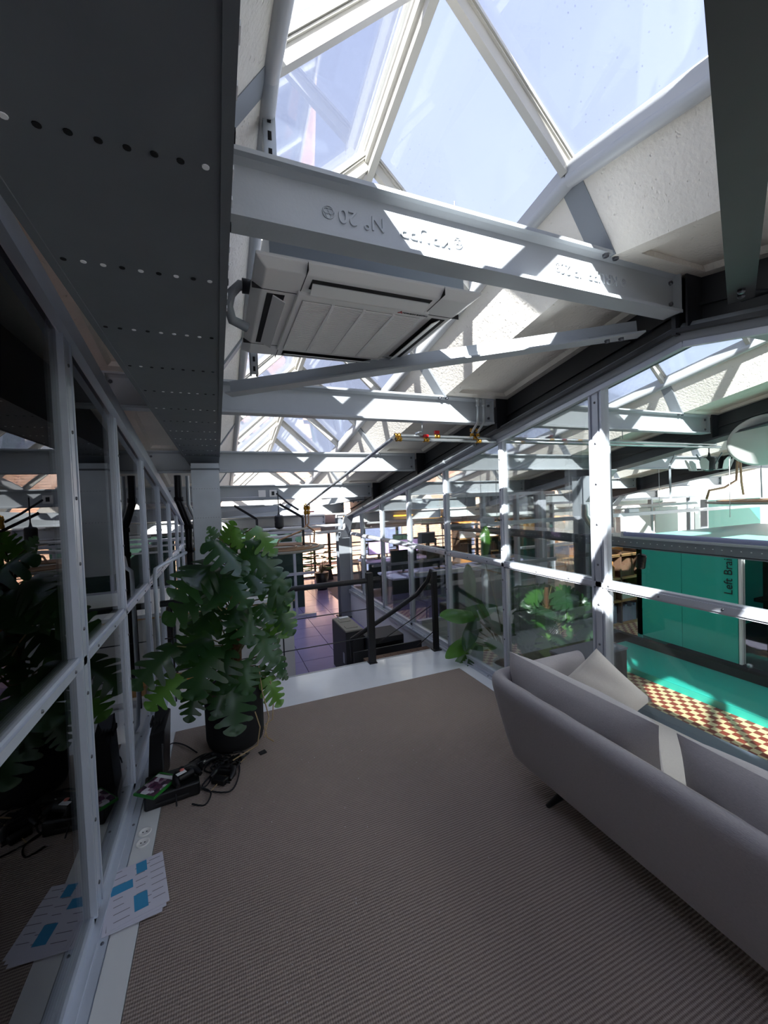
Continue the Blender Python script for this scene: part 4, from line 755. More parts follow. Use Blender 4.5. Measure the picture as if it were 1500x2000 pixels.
for v in ((842, 1183, 740, 1255), (846, 1234, 815, 1262)): MB().tube([aty(v[0], v[1], 3.76), aty(v[2], v[3], 3.95)], 0.005, 8).build('rail_cable', 'black', sr)
o = thing('curved_handrail', (2.1, 4.35, 0), 'second black handrail curving down against the glass wall base', 'railing'); MB().tube([aty(880, 1130, 4.45), aty(852, 1150, 4.4), aty(848, 1175, 4.4), aty(860, 1195, 4.4), aty(880, 1205, 4.45)], 0.016, 10).build('handrail', 'black', o); MB().tube([aty(852, 1160, 4.4), (aty(852, 1160, 4.4)) * 1 - Vector((0, 0, 0.8))], 0.012, 8).build('rail_leg', 'black', o)
st = thing('platform_steps', (1.7, 4.0, -0.5), 'brown perforated metal steps down from the platform', 'steps')
for k in range(3):
    x1 = 2.12 - k * 0.27; z = -0.07 - 0.13 * k; t = MB().box(x1 - 0.30 if k else 1.36, 3.82, z - 0.03, x1, 4.05 if k == 0 else 4.2, z).build('tread', 'brown', st)
    b = MB()
    for i in range(9):
        for j in range(5): b.lathe([(0.006, 0.0), (0.006, 0.0015), (0, 0.0015)], (x1 - 0.04 - i * 0.027 if k else 1.42 + i * 0.08, 3.85 + j * 0.04, z), 6)
    tag(b.build('perforations', 'slot', t), kind='stuff')
MB().box(1.3, 4.19, -0.5, 2.13, 4.21, -0.05).build('stringer', 'dark', st)
# ================================================================== LOWER HALL, BETWEEN PLATFORM AND FAR WINDOWS
rk = thing('equipment_rack', (1.41, 4.75, -0.5), 'black equipment rack with a beige top beyond the guard rail', 'cabinet')
MB().box(1.30, 4.48, -0.5, 1.52, 5.08, 0.085).build('rack_body', 'boxk', rk, bevel=0.004); MB().box(1.305, 4.485, 0.085, 1.515, 5.075, 0.10).build('rack_top', 'beige', rk)
for y in (4.62, 4.9): MB().box(1.34, y - 0.05, 0.10, 1.48, y + 0.05, 0.106).build('top_plate', 'beige', rk)
MB().box(1.294, 4.55, -0.3, 1.30, 4.6, -0.18).build('rack_handle', 'galv', rk); MB().box(1.38, 5.0, 0.10, 1.5, 5.06, 0.108).build('sticker', 'white', rk)
bx = thing('black_cabinet', (1.75, 4.5, -0.5), 'low black cabinet right of the equipment rack', 'cabinet'); MB().box(1.54, 4.36, -0.5, 1.98, 4.75, 0.0).build('cabinet_body', 'boxk', bx, bevel=0.004); MB().box(1.56, 4.353, -0.42, 1.96, 4.36, -0.06).build('door', 'black', bx); MB().box(1.60, 4.343, -0.2, 1.62, 4.353, -0.12).build('handle', 'galv', bx)
ct = thing('reception_counter', (0.2, 5.2, -0.5), 'grey counter with a white top and plywood edge behind the monstera', 'counter')
MB().box(-0.45, 4.65, -0.5, 0.74, 6.0, 0.50).build('counter_body', 'counter', ct); MB().box(-0.47, 4.62, 0.50, 0.76, 6.02, 0.515).build('plywood_edge', 'wood', ct); MB().box(-0.47, 4.62, 0.515, 0.76, 6.02, 0.55).build('counter_top', 'ctop', ct)
for x in (0.15, 0.45): MB().box(x - 0.002, 4.645, -0.48, x + 0.002, 4.65, 0.48).build('door_joint', 'slot', ct)
ds = thing('white_desk', (0.0, 4.2, -0.5), 'low white desk right behind the guard rail on the left', 'desk'); MB().box(-0.45, 3.84, 0.0, 0.48, 4.14, 0.03).build('desk_top', 'white', ds); MB().box(-0.44, 4.11, -0.5, 0.47, 4.13, 0.0).build('desk_panel', 'wht', ds)
for x in (-0.42, 0.45):
    for y in (3.86, 4.08): MB().box(x - 0.02, y - 0.02, -0.5, x + 0.02, y + 0.02, 0.0).build('leg', 'frame', ds)
wb = thing('wooden_box', (-0.30, 4.15, 0.03), 'small plywood box on the white desk below the drain pipe', 'box'); MB().box(-0.40, 3.90, 0.03, -0.27, 4.06, 0.10).build('box_shell', 'wood', wb); MB().box(-0.405, 3.895, 0.10, -0.265, 4.065, 0.112).build('box_lid', 'orange', wb)
cu = thing('metal_stand', (0.42, 4.9, 0.55), 'small white bent metal stand on the grey counter', 'stand'); MB().tube([(0.50, 4.75, 0.555), (0.50, 4.75, 0.66), (0.55, 4.75, 0.68), (0.70, 4.85, 0.70), (0.72, 4.86, 0.66)], 0.012, 8).build('bent_bar', 'wht', cu)
# ================================================================== RIGHT BAYS
tr_ = thing('cable_tray', (3.2, 3.4, 1.13), 'long dark grey perforated cable tray hanging beyond the right glass wall', 'cable tray')
b = MB(); b.box(3.17, 0.2, 1.13, 3.26, 5.45, 1.136); b.box(3.17, 0.2, 1.13, 3.174, 5.45, 1.20); b.box(3.256, 0.2, 1.13, 3.26, 5.45, 1.20); b.box(3.165, 0.2, 1.196, 3.18, 5.45, 1.203); b.box(3.165, 0.2, 1.124, 3.18, 5.45, 1.131); b.build('tray_profile', 'band', tr_)
b = MB()
for k in range(90): b.box(3.1688, 0.3 + k * 0.055, 1.170, 3.1702, 0.308 + k * 0.055, 1.176)
tag(b.build('slots', 'lit_hole', tr_), kind='stuff')
for y in (1.2, 2.7, 4.12, 5.3): MB().tube([(3.2, y, 1.20), (3.2, y, 2.43 + dz(y))], 0.004, 6).build('hanger_rod', 'galv', tr_)
o = thing('linear_lamp', (3.22, 1.9, 1.21), 'white tubular lamp lying along the near end of the cable tray', 'lamp'); MB().box(3.19, 0.9, 1.20, 3.25, 2.45, 1.215).build('lamp_base', 'wht', o); MB().tube([(3.22, 0.92, 1.235), (3.22, 2.43, 1.235)], 0.018, 12).build('lamp_tube', 'fac', o); MB().box(3.20, 2.43, 1.215, 3.24, 2.45, 1.255).build('end_cap', 'wht', o)
def spot(px_, py_, y, label):
    c = aty(px_, py_, y); o = thing('spotlight', c, label, 'spotlight', 'black spotlights under the trays'); d = Vector((0.15, 0.25, -1)).normalized()
    MB().lathe([(0.0, -0.06), (0.032, -0.06), (0.036, -0.05), (0.036, 0.05), (0.030, 0.055), (0.028, 0.045), (0, 0.045)], c, 18, d).build('lamp_can', 'black', o); MB().tube([c + Vector((0, 0, 0.03)), c + Vector((0.0, 0.0, 0.11))], 0.006, 8).build('swivel_arm', 'blackmatt', o); MB().box(c.x - 0.05, c.y - 0.015, c.z + 0.105, c.x + 0.05, c.y + 0.015, c.z + 0.12).build('track_adapter', 'blackmatt', o)
spot(1252, 1097, 2.30, 'black spotlight hanging below the cable tray left of the teal wall'); spot(998, 1063, 4.1, 'small black spotlight above the big leaves behind the glass wall')
o = thing('cross_tray', (5.2, 4.3, 1.42), 'pale cable tray running crosswise beyond the perforated tray', 'cable tray'); a0 = aty(905, 1027, 4.3); a1 = aty(1500, 1008, 4.3)
MB().bar(a0, Vector((9.5, 4.3, a0.z)), 0.08, 0.05).build('tray_profile', 'frame', o)
for x in (3.1, 4.6, 6.5, 8.4): MB().tube([(x, 4.3, a0.z), (x, 4.3, 1.95)], 0.004, 6).build('hanger_rod', 'galv', o)
for k, x in enumerate((3.05, 5.75)): q = thing('driver_box', (x, 4.3, a0.z + 0.026), ['grey driver box on the left end of the pale tray', 'white driver box on the middle of the pale tray'][k], 'box', 'driver boxes on the pale tray'); MB().box(x, 4.26, a0.z + 0.026, x + 0.22, 4.34, a0.z + 0.085).build('box_shell', 'frame', q, bevel=0.005); MB().tube([(x + 0.02, 4.3, a0.z + 0.085), (x + 0.04, 4.3, a0.z + 0.13), (x + 0.08, 4.3, a0.z + 0.085)], 0.004, 6).build('loop', 'wht', q)
o = thing('second_cross_tray', (6.8, 5.6, 1.3), 'thin white tray farther behind the pale cable tray', 'cable tray'); a0 = aty(1180, 995, 5.7); MB().box(4.2, 5.68, a0.z, 11.0, 5.74, a0.z + 0.05).build('tray_profile', 'wht', o)
# slate ledge and charcoal box just beyond the glass
MB; o = thing('slate_ledge', (2.6, 0.4, -0.5), 'slate grey bench-like ledge along the outside of the right glass wall', 'ledge'); MB().box(2.32, -1.4, -0.5, 2.88, 2.14, -0.03).build('ledge_body', 'boxk', o); MB().box(2.31, -1.41, -0.03, 2.90, 2.15, 0.0).build('ledge_top', 'ledge', o, bevel=0.003)
o = thing('charcoal_planter', (2.6, 2.28, -0.5), 'charcoal box cabinet standing at the end of the slate ledge', 'cabinet'); MB().box(2.31, 2.16, -0.5, 2.86, 2.38, 0.385).build('box_body', 'boxk', o, bevel=0.003); MB().box(2.305, 2.155, 0.385, 2.865, 2.385, 0.40).build('box_top', 'ledge', o)
# black chair back at right edge
c = aty(1500, 1500, 1.35); o = thing('black_chair', (2.75, 1.12, 0.0), 'black chair back peeking over the sofa at the right edge', 'chair')
b = MB(); 
for k in range(1):
    b.grid([[(2.56 + 0.25 * i / 8, 0.98 + 0.03 * math.sin(PI * i / 8), 0.0 + z) for z in (0.02, 0.05, 0.09, 0.11, 0.115)] for i in range(9)])
b.build('chair_back', 'blackmatt', o, solid=0.03)
# ---- teal step, plinth, wall, roof and meeting room
ts = thing('teal_step', (4.7, 1.3, -0.5), 'long low teal platform catching sun patches beside the checkered floor', 'platform'); MB().box(4.34, -1.4, -0.48, 5.04, 3.82, -0.43).build('step_body', 'teal', ts, bevel=0.006); MB().box(4.32, -1.4, -0.5, 4.34, 3.82, -0.432).build('step_toe', 'teald', ts)
tb = thing('teal_cabin', (6.4, 1.2, -0.5), 'big teal meeting cabin with a flat teal roof and glass front', 'cabin')
MB().box(5.04, -1.4, -0.5, 5.12, 4.05, -0.34).build('plinth', 'black', tb)
for k, (y0, y1) in enumerate(((3.13, 3.69), (2.56, 3.125))): MB().box(5.10, y0, -0.30, 5.16, y1, 0.97).build('wall_panel', 'teal', tb)
MB().box(5.095, 2.525, -0.30, 5.165, 2.55, 0.97).build('glass_edge_trim', 'acw', tb)
MB().box(5.10, 3.62, -0.5, 7.9, 3.69, 0.97).build('end_wall', 'teald', tb)
MB().box(5.06, -1.4, 0.97, 7.95, 3.72, 1.01).build('roof_panel', 'tealr', tb)
for a, c_ in ((1.45, 2.52), (0.4, 1.44), (-1.4, 0.39)): MB().box(5.12, a, -0.30, 5.13, c_, 0.97).build('glass_pane', 'glass', tb)
MB().box(7.88, -1.4, -0.5, 7.94, 3.62, 0.97).build('back_wall', 'boxk', tb)
MB().lathe([(0.02, 0), (0.026, 0.0), (0.026, 0.03), (0.01, 0.04)], (5.10, 2.46, -0.30), 14).build('door_pivot', 'galv', tb)
text_mesh('vertical_lettering', 'Left Brain', 0.115, (5.094, 2.64, 0.66), (0, 0, 1), (0, 1, 0), 'boxk', tb, 0.001)
for k, t in enumerate(('focus on', 'the bigger', 'picture')): text_mesh('glass_lettering', t, 0.115, (5.112, 2.12 - 0.0 * k, 0.86 - k * 0.11), (0, -1, 0), (0, 0, 1), 'black', tb, 0.001)
MB().box(5.108, 1.45, 0.50, 5.116, 2.30, 0.55).build('black_line', 'black', tb)
o = thing('meeting_table', (6.4, 1.9, -0.44), 'dark meeting table inside the glass fronted cabin', 'table'); MB().box(5.9, 1.2, 0.22, 7.0, 2.8, 0.26).build('table_top', 'boxk', o)
for x in (6.0, 6.9):
    for y in (1.3, 2.7): MB().tube([(x, y, -0.5), (x, y, 0.22)], 0.02, 8).build('leg', 'black', o)
MB().box(5.13, -1.4, -0.52, 7.9, 3.6, -0.495).build('cabin_floor', 'grout', tb)
def wire_chair(x, y, z, rot, label, group, m='black', s=1.0):
    o = thing('chair', (x, y, z), label, 'chair', group); R = Matrix.Rotation(rot, 3, 'Z'); T = lambda a, b_, c_: Vector((x, y, z)) + (R @ Vector((a, b_, c_))) * s
    b = MB(); b.hexa([T(-0.21, -0.2, 0.43), T(0.21, -0.2, 0.43), T(0.21, 0.21, 0.42), T(-0.21, 0.21, 0.42)], [T(-0.21, -0.2, 0.47), T(0.21, -0.2, 0.47), T(0.21, 0.21, 0.46), T(-0.21, 0.21, 0.46)]); b.build('seat', m, o, bevel=0.01)
    b = MB(); b.grid([[T(-0.2 + 0.4 * i / 6, -0.21 - 0.05 * math.sin(PI * i / 6) - 0.05 * k, 0.52 + 0.11 * k) for i in range(7)] for k in range(4)]); b.build('backrest', m, o, solid=0.02)
    for a in (-1, 1):
        for q in (-1, 1): MB().tube([T(a * 0.17, q * 0.17, 0.43), T(a * 0.22, q * 0.23, 0)], 0.012 * s, 7).build('leg', m, o)
    return o
wire_chair(5.7, 2.2, -0.495, -1.57, 'dark chair behind the cabin glass nearest the teal wall', 'chairs in the cabin'); wire_chair(5.7, 1.5, -0.495, -1.57, 'dark chair behind the cabin glass farther from the teal wall', 'chairs in the cabin')
# ---- glazed cross partition behind the plants
def partition(name, x0, x1, y, posts, zb, zm, ztp, m='frame', base='wht', wide=()):
    w = thing(name, (x0, y, -0.5), kind='structure')
    if base: MB().box(x0, y - 0.03, -0.5, x1, y + 0.03, zb).build('base_panel', base, w)
    for z in (zb, zm, ztp): MB().box(x0, y - 0.035, z - 0.02, x1, y + 0.035, z + 0.025).build('rail', m, w)
    for x in posts: hw = 0.075 if x in wide else 0.022; MB().box(x - hw, y - 0.04, zb, x + hw, y + 0.04, ztp).build('post', m, w)
    ps = sorted(set([x0] + list(posts) + [x1]))
    for a, c_ in zip(ps[:-1], ps[1:]):
        for lo, hi in ((zb + 0.03, zm - 0.03), (zm + 0.03, ztp - 0.02)): MB().box(a + 0.02, y - 0.003, lo, c_ - 0.02, y + 0.003, hi).build('glass_pane', 'glass', w)
    return w
partition('wall_partition', 2.30, 4.62, 4.62, (3.35, 3.92, 4.36), 0.02, 0.63, 1.62, wide=(4.36,))
partition('wall_partition_far', 5.15, 11.5, 5.95, (5.9, 6.6, 7.3, 8.7, 10.0), 0.0, 0.62, 1.42, base='soff')
for k, (x, y, w_) in enumerate(((7.7, 5.9, 0.9), (8.75, 5.9, 0.75), (10.1, 5.9, 0.8))):
    o = thing('whiteboard', (x, y, 0.3), ['cream board on the far partition, the left one', 'cream board on the far partition, the middle one', 'cream board on the far partition, the right one'][k], 'board', 'cream boards on the far partition'); MB().box(x, y - 0.02, 0.35, x + w_, y, 1.22).build('board_panel', 'acw', o); MB().box(x - 0.01, y - 0.035, 0.33, x + w_ + 0.01, y - 0.001, 0.35).build('board_tray', 'frame', o)
o = thing('room_divider', (9.7, 5.0, -0.5), 'upright teal panel far behind the cabin roof at the right edge', 'divider'); MB().box(8.8, 4.9, -0.5, 10.6, 4.98, 1.36).build('panel_board', 'teald', o); MB().box(8.76, 4.88, -0.5, 8.8, 5.0, 1.38).build('panel_frame', 'frame', o)
# far shelves with boxes and plants
def shelf(x, y, w_, h, label, cols, seed):
    rnd = random.Random(seed); o = thing('bookshelf', (x + w_ / 2, y, -0.5), label, 'shelf', 'far bookshelves'); MB().box(x, y + 0.28, -0.5, x + w_, y + 0.3, -0.5 + h).build('back_panel', 'orange', o)
    for i in range(3): MB().box(x + i * (w_ - 0.03) / 2, y, -0.5, x + i * (w_ - 0.03) / 2 + 0.03, y + 0.28, -0.5 + h).build('upright', 'brown', o)
    n = int(h / 0.36)
    for k in range(n + 1): MB().box(x, y, -0.5 + k * 0.36, x + w_, y + 0.28, -0.47 + k * 0.36).build('shelf_board', 'wood', o)
    for k in range(n):
        for s in range(2):
            b = MB(); xx = x + 0.05 + s * w_ / 2
            while xx < x + (s + 1) * w_ / 2 - 0.1: t = rnd.uniform(0.02, 0.05); hh = rnd.uniform(0.16, 0.28); b.box(xx, y + 0.04, -0.47 + k * 0.36, xx + t, y + 0.22, -0.47 + k * 0.36 + hh); xx += t + 0.004
            tag(b.build('books', rnd.choice(cols), o), kind='stuff')
shelf(5.3, 8.3, 1.2, 1.5, 'warm wooden bookshelf far behind the plants, the left one', ['brown', 'orange', 'acw', 'teald'], 1); shelf(6.65, 8.3, 1.2, 1.5, 'warm wooden bookshelf far behind the plants, the middle one', ['boxk', 'acw', 'brown', 'wood'], 2); shelf(8.0, 8.1, 1.2, 1.5, 'warm wooden bookshelf far behind the plants, the right one', ['brown', 'orange', 'boxk'], 3)
shelf(5.35, 4.45, 0.9, 1.18, 'brown shelf with papers beside the end of the teal cabin', ['acw', 'brown', 'fac', 'orange'], 4)
# desks with screens
def desk(x, y, w_, label, top='fac'):
    o = thing('office_desk', (x + w_ / 2, y, -0.5), label, 'desk', 'office desks'); MB().box(x, y, 0.20, x + w_, y + 0.75, 0.235).build('desk_top', top, o, bevel=0.004); MB().box(x, y + 0.04, -0.35, x + w_, y + 0.06, 0.2).build('modesty_panel', 'boxk', o)
    for a in (x + 0.04, x + w_ - 0.04):
        for c_ in (y + 0.1, y + 0.65): MB().tube([(a, c_, -0.5), (a, c_, 0.2)], 0.02, 8).build('leg', 'black', o)
def monitor(x, y, label, lit=False):
    o = thing('monitor', (x, y, 0.235), label, 'monitor', 'monitors on the desks'); MB().box(x - 0.27, y, 0.34, x + 0.27, y + 0.03, 0.66).build('screen_shell', 'black', o, bevel=0.004)
    if lit: MB().box(x - 0.25, y - 0.002, 0.36, x + 0.25, y, 0.64).build('screen', 'screen', o)
    MB().box(x - 0.02, y + 0.03, 0.25, x + 0.02, y + 0.05, 0.5).build('stand_neck', 'black', o); MB().box(x - 0.1, y - 0.04, 0.235, x + 0.1, y + 0.1, 0.247).build('stand_foot', 'black', o)
DK = [(2.75, 6.4), (4.45, 6.4), (3.0, 8.3), (4.2, 9.6)]
for k, (x, y) in enumerate(DK):
    desk(x, y, 1.6, ['black desk with pale top behind the column, left of the pair', 'black desk with pale top behind the column, right of the pair', 'pale topped desk in the second row behind the glass', 'pale topped desk close to the far windows'][k])
    for j in range(2): monitor(x + 0.42 + 0.76 * j, y + 0.45, '%s monitor on the %s desk' % (('left', 'right')[j], ('nearest left', 'nearest right', 'second row', 'farthest')[k]), lit=(k == 2))
for k, (x, y) in enumerate(((3.2, 5.9), (4.1, 5.95), (4.95, 5.6), (3.6, 7.75))): wire_chair(x, y, -0.5, 0.2 * k, ['dark chair at the nearest desks, leftmost', 'dark chair at the nearest desks, middle', 'dark chair at the nearest desks, rightmost', 'dark chair in front of the second row desk'][k], 'office chairs')
tag(MB().box(2.9, 5.15, -0.5, 4.4, 5.45, 0.3).build('dark_sideboard', 'boxk', None, bevel=0.01), 'dark sideboard behind the glazed cross partition', 'sideboard')
for k, (px_, py_, y) in enumerate(((775, 1006, 8.8), (828, 1010, 9.0), (1046, 985, 7.2))):
    c = aty(px_, py_, y); o = thing('ring_lamp', c, ['warm glowing ring lamp left of the far ceiling', 'smaller warm glowing ring lamp right of the first', 'warm glowing ring lamp above the bookshelves'][k], 'lamp', 'warm ring lamps'); r = 0.42 if k < 2 else 0.3
    pts = [c + Vector((r * math.cos(t * 2 * PI / 24), r * math.sin(t * 2 * PI / 24), 0)) for t in range(25)]; MB().tube(pts, 0.018, 6, cap=False).build('light_ring', 'warm', o)
    for t in range(3): a = t * 2.09; q = c + Vector((r * math.cos(a), r * math.sin(a), 0)); MB().tube([q, Vector((q.x, q.y, 2.40 + dz(q.y)))], 0.003, 5).build('wire', 'wht', o)
# ---- big discs and round heaters
def heater(c, r, label, flip=False):
    o = thing('round_heater', c, label, 'heater', 'round ceiling heaters'); c = Vector(c); pr2 = [(0.0, 0.0)]
    b = MB(); b.lathe([(0, 0), (r * 0.98, 0), (r, 0.008), (r, 0.02), (r * 0.97, 0.026), (0.0, 0.026)], c, 40); b.build('heater_disc', 'beige', o)
    for k in range(4): rr = r * (0.35 + 0.17 * k); MB().tube([c + Vector((rr * math.cos(t * PI / 16), rr * math.sin(t * PI / 16), 0.032)) for t in range(33)], 0.012, 6, cap=False).build('heating_coil', 'copper', o)
    return o
h1 = (0.72, 5.25, 1.02); heater(h1, 0.55, 'round flat heater hanging beside the monstera top')
for k, (x, y) in enumerate(((1.0, 5.2), (0.45, 5.35))):
    o = thing('hanger_strap', (x, y, 1.05), ['right flat strap holding the nearer round heater', 'left flat strap holding the nearer round heater'][k], 'strap', 'heater straps'); MB().bar((x, y, 1.05), (x, y, 1.42), 0.03, 0.006, up=(0, 1, 0)).build('strap', 'dark', o); MB().bar((x, y, 1.42), (x - 0.25, y + 0.25, 1.60), 0.03, 0.006, up=(0, 1, 0.3)).build('strap_arm', 'dark', o)
pipe([(1.15, 5.56, 1.52), (1.15, 5.56, 1.32), (1.02, 5.5, 1.22), (0.72, 5.4, 1.13), (0.68, 5.38, 1.06)], 0.012, 'brown copper hose from the brass valves to the nearer heater', 'copper', n=8)
pipe([(1.12, 5.60, 1.52), (1.12, 5.62, 1.30), (1.24, 5.62, 1.2), (1.2, 5.5, 1.06)], 0.012, 'second brown hose bending down at the heater edge', 'copper', n=8)
v = thing('valve_cluster', (1.14, 5.56, 1.50), 'yellow brass valves with a red lever above the brown hoses', 'valve')
for x in (1.115, 1.155): MB().lathe([(0.014, -0.06), (0.024, -0.05), (0.024, -0.02), (0.016, 0.0), (0.026, 0.02), (0.026, 0.05), (0.014, 0.06)], (x, 5.57, 1.50), 10).build('valve_body', 'brass', v)
MB().box(1.165, 5.55, 1.47, 1.23, 5.57, 1.485).build('lever', 'red', v)
def bell(px_, py_, y, r, h, label, m='band', blades=False):
    c = aty(px_, py_, y); o = thing('bell_lamp', c, label, 'lamp', 'hanging industrial lamps')
    MB().lathe([(0.0, -h / 2), (r * 0.9, -h / 2), (r, -h * 0.42), (r, h * 0.36), (r * 0.8, h * 0.46), (r * 0.3, h / 2), (r * 0.2, h * 0.62), (r * 0.12, h * 0.8), (0, h * 0.8)], c, 24).build('lamp_housing', m, o)
    MB().tube([c + Vector((0, 0, h * 0.75)), Vector((c.x, c.y, 2.43 + dz(c.y)))], 0.006, 6).build('suspension', 'dark', o)
    MB().lathe([(0.0, -h * 0.5 - 0.02), (r * 0.6, -h / 2 - 0.012), (r * 0.95, -h / 2)], c, 20).build('lower_cap', 'dark', o)
    if blades:
        for k in range(6):
            a = k * PI / 3 + 0.3; d = Vector((math.cos(a), math.sin(a), 0)); t = Vector((-math.sin(a), math.cos(a), 0)); R_ = r * 3.0
            MB().bar(c + d * r - Vector((0, 0, h * 0.5)), c + d * R_ - Vector((0, 0, h * 0.48)), 0.022, 0.005).build('blade_arm', 'wht', o)
            p = c + d * R_ - Vector((0, 0, h * 0.48)); MB().prism([p - t * 0.035, p + t * 0.035, p + t * 0.045 + d * 0.03 + Vector((0, 0, 0.09)), p + t * 0.02 + d * 0.05 + Vector((0, 0, 0.13)), p - t * 0.02 + d * 0.05 + Vector((0, 0, 0.13)), p - t * 0.045 + d * 0.03 + Vector((0, 0, 0.09))], t.cross(Vector((0, 0, 1))) * 0.004).build('blade', 'acw', o)
        for k in range(3): a = k * 2.09 + 0.5; MB().tube([c + Vector((r * math.cos(a), r * math.sin(a), -h * 0.1)), c + Vector((r * 2.2 * math.cos(a), r * 2.2 * math.sin(a), h * 0.7))], 0.008, 6).build('stay', 'band', o)
    return o
bell(545, 1018, 5.0, 0.055, 0.15, 'dark grey cylindrical lamp hanging above the nearer round heater', 'dark'); MB
bell(1385, 905, 3.0, 0.062, 0.16, 'grey motor-like lamp with curved white blades near the right edge', 'dark', True)
c = aty(545, 1035, 5.0); o = thing('lamp_reflector', c, 'thin flat reflector plate just under the dark cylindrical lamp', 'reflector'); MB().lathe([(0, 0), (0.2, -0.006), (0.24, -0.004), (0.24, 0.002), (0.1, 0.012), (0, 0.014)], (c.x + 0.12, c.y, c.z), 28).build('plate', 'beige', o); MB().tube([(c.x, c.y, c.z + .01), (c.x, c.y, c.z + 0.04)], 0.008, 6).build('neck', 'dark', o)
c = aty(1560, 980, 3.1); heater((c.x, c.y, c.z), 1.05, 'large brown edged round heater at the right edge below the bladed lamp')
for k, (px_, py0, py1) in enumerate(((1308, 908, 975), (1486, 915, 972))):
    a = aty(px_, py0, 3.0); e = aty(px_ + 2, py1, 3.0); o = thing('hanger_strap', e, ['left grey strap holding the large round heater', 'right grey strap holding the large round heater'][k], 'strap', 'heater straps'); MB().bar(e, a, 0.03, 0.006, up=(0, 1, 0)).build('strap', 'band', o); MB().bar(a, a + Vector((0.25, 0.1, 0.13)), 0.03, 0.006, up=(0, 1, 0.3)).build('strap_arm', 'band', o)
pipe([aty(1440, 900, 3.1), aty(1438, 938, 3.1), aty(1415, 952, 3.1), aty(1385, 958, 3.1), aty(1380, 975, 3.1)], 0.014, 'brown bent pipe feeding the large round heater, left one', 'copper', n=8)
pipe([aty(1446, 900, 3.25), aty(1448, 940, 3.25), aty(1452, 966, 3.25)], 0.014, 'brown straight pipe feeding the large round heater, right one', 'copper', n=8)
c = aty(1496, 862, 2.3); nrm = (CAM - c).normalized() + Vector((0.15, -0.1, -0.6)); nrm.normalize(); o = thing('round_reflector', c, 'large plain grey disc hanging at the right edge above the heater', 'reflector'); MB().lathe([(0, 0), (0.27, 0.004), (0.295, 0.012), (0.30, 0.02), (0.29, 0.03), (0, 0.034)], c, 48, -nrm).build('disc', 'acg', o); MB().box(c.x - 0.03, c.y + 0.02, c.z + 0.30, c.x + 0.12, c.y + 0.08, c.z + 0.345).build('holder', 'band', o)
MB().tube([(c.x, c.y + 0.05, c.z + 0.34), (c.x, c.y + 0.05, 2.40)], 0.006, 6).build('suspension', 'galv', o)
o = thing('dark_pendant_pole', aty(1195, 1035, 3.2), 'thin dark hanging pole with a small clamp box behind the front post', 'pole'); MB().tube([aty(1190, 865, 3.2), aty(1196, 1030, 3.2)], 0.012, 8).build('pole', 'band', o); q = aty(1197, 1042, 3.2); MB().box(q.x - 0.04, q.y - 0.03, q.z - 0.05, q.x + 0.08, q.y + 0.03, q.z).build('clamp_box', 'acg', o)
for k, (px_, p0, p1, y) in enumerate(((1423, 785, 1010, 2.6), (911, 970, 1020, 4.3), (1058, 955, 980, 4.6))): tag(MB().tube([aty(px_, p0, y), aty(px_ + 3, p1, y)], 0.003, 5).build('hanging_wire', 'wht'), ['long thin white wire in front of the large grey disc', 'short white wire holding the left end of the pale tray', 'short white wire near the column with the bent pipe'][k], 'wire', 'hanging wires')
b = thing('white_tray_box', (0.6, 5.5, 1.68), 'pair of small white junction boxes on the fifth beam', 'junction box')
for x in (0.50, 0.64): MB().box(x, 5.50, 1.70, x + 0.09, 5.535, 1.79).build('box_shell', 'acw', b)
MB().box(0.665, 5.495, 1.72, 0.70, 5.50, 1.77).build('dark_plug', 'black', b); MB().tube([(-0.1, 5.52, 1.70), (0.5, 5.52, 1.70)], 0.008, 6).build('conduit', 'frame', b); MB().tube([(0.73, 5.5, 1.74), (0.85, 5.3, 1.60), (0.95, 5.2, 1.52)], 0.012, 6).build('cable', 'black', b)
# bent drain on the column
pipe([(4.50, 3.96, 1.45), (4.50, 3.96, 1.30), (4.66, 3.98, 1.14), (4.72, 3.98, 1.05), (4.72, 3.98, -0.15), (4.62, 3.94, -0.30), (4.55, 3.92, -0.49)], 0.045, 'thick bent grey drain pipe running down the column on the checkered floor', 'galv', 'drain_pipe', n=14)
pipe([(-0.40, 3.35, 0.0), (-0.43, 3.35, 0.05), (-0.445, 3.35, 0.25), (-0.445, 3.35, 1.10), (-0.44, 3.36, 1.16), (-0.40, 3.42, 1.18), (-0.28, 4.0, 1.20)], 0.014, 'dark conduit rising from the floor strip and bending towards the duct', 'frameL', 'conduit', n=10)
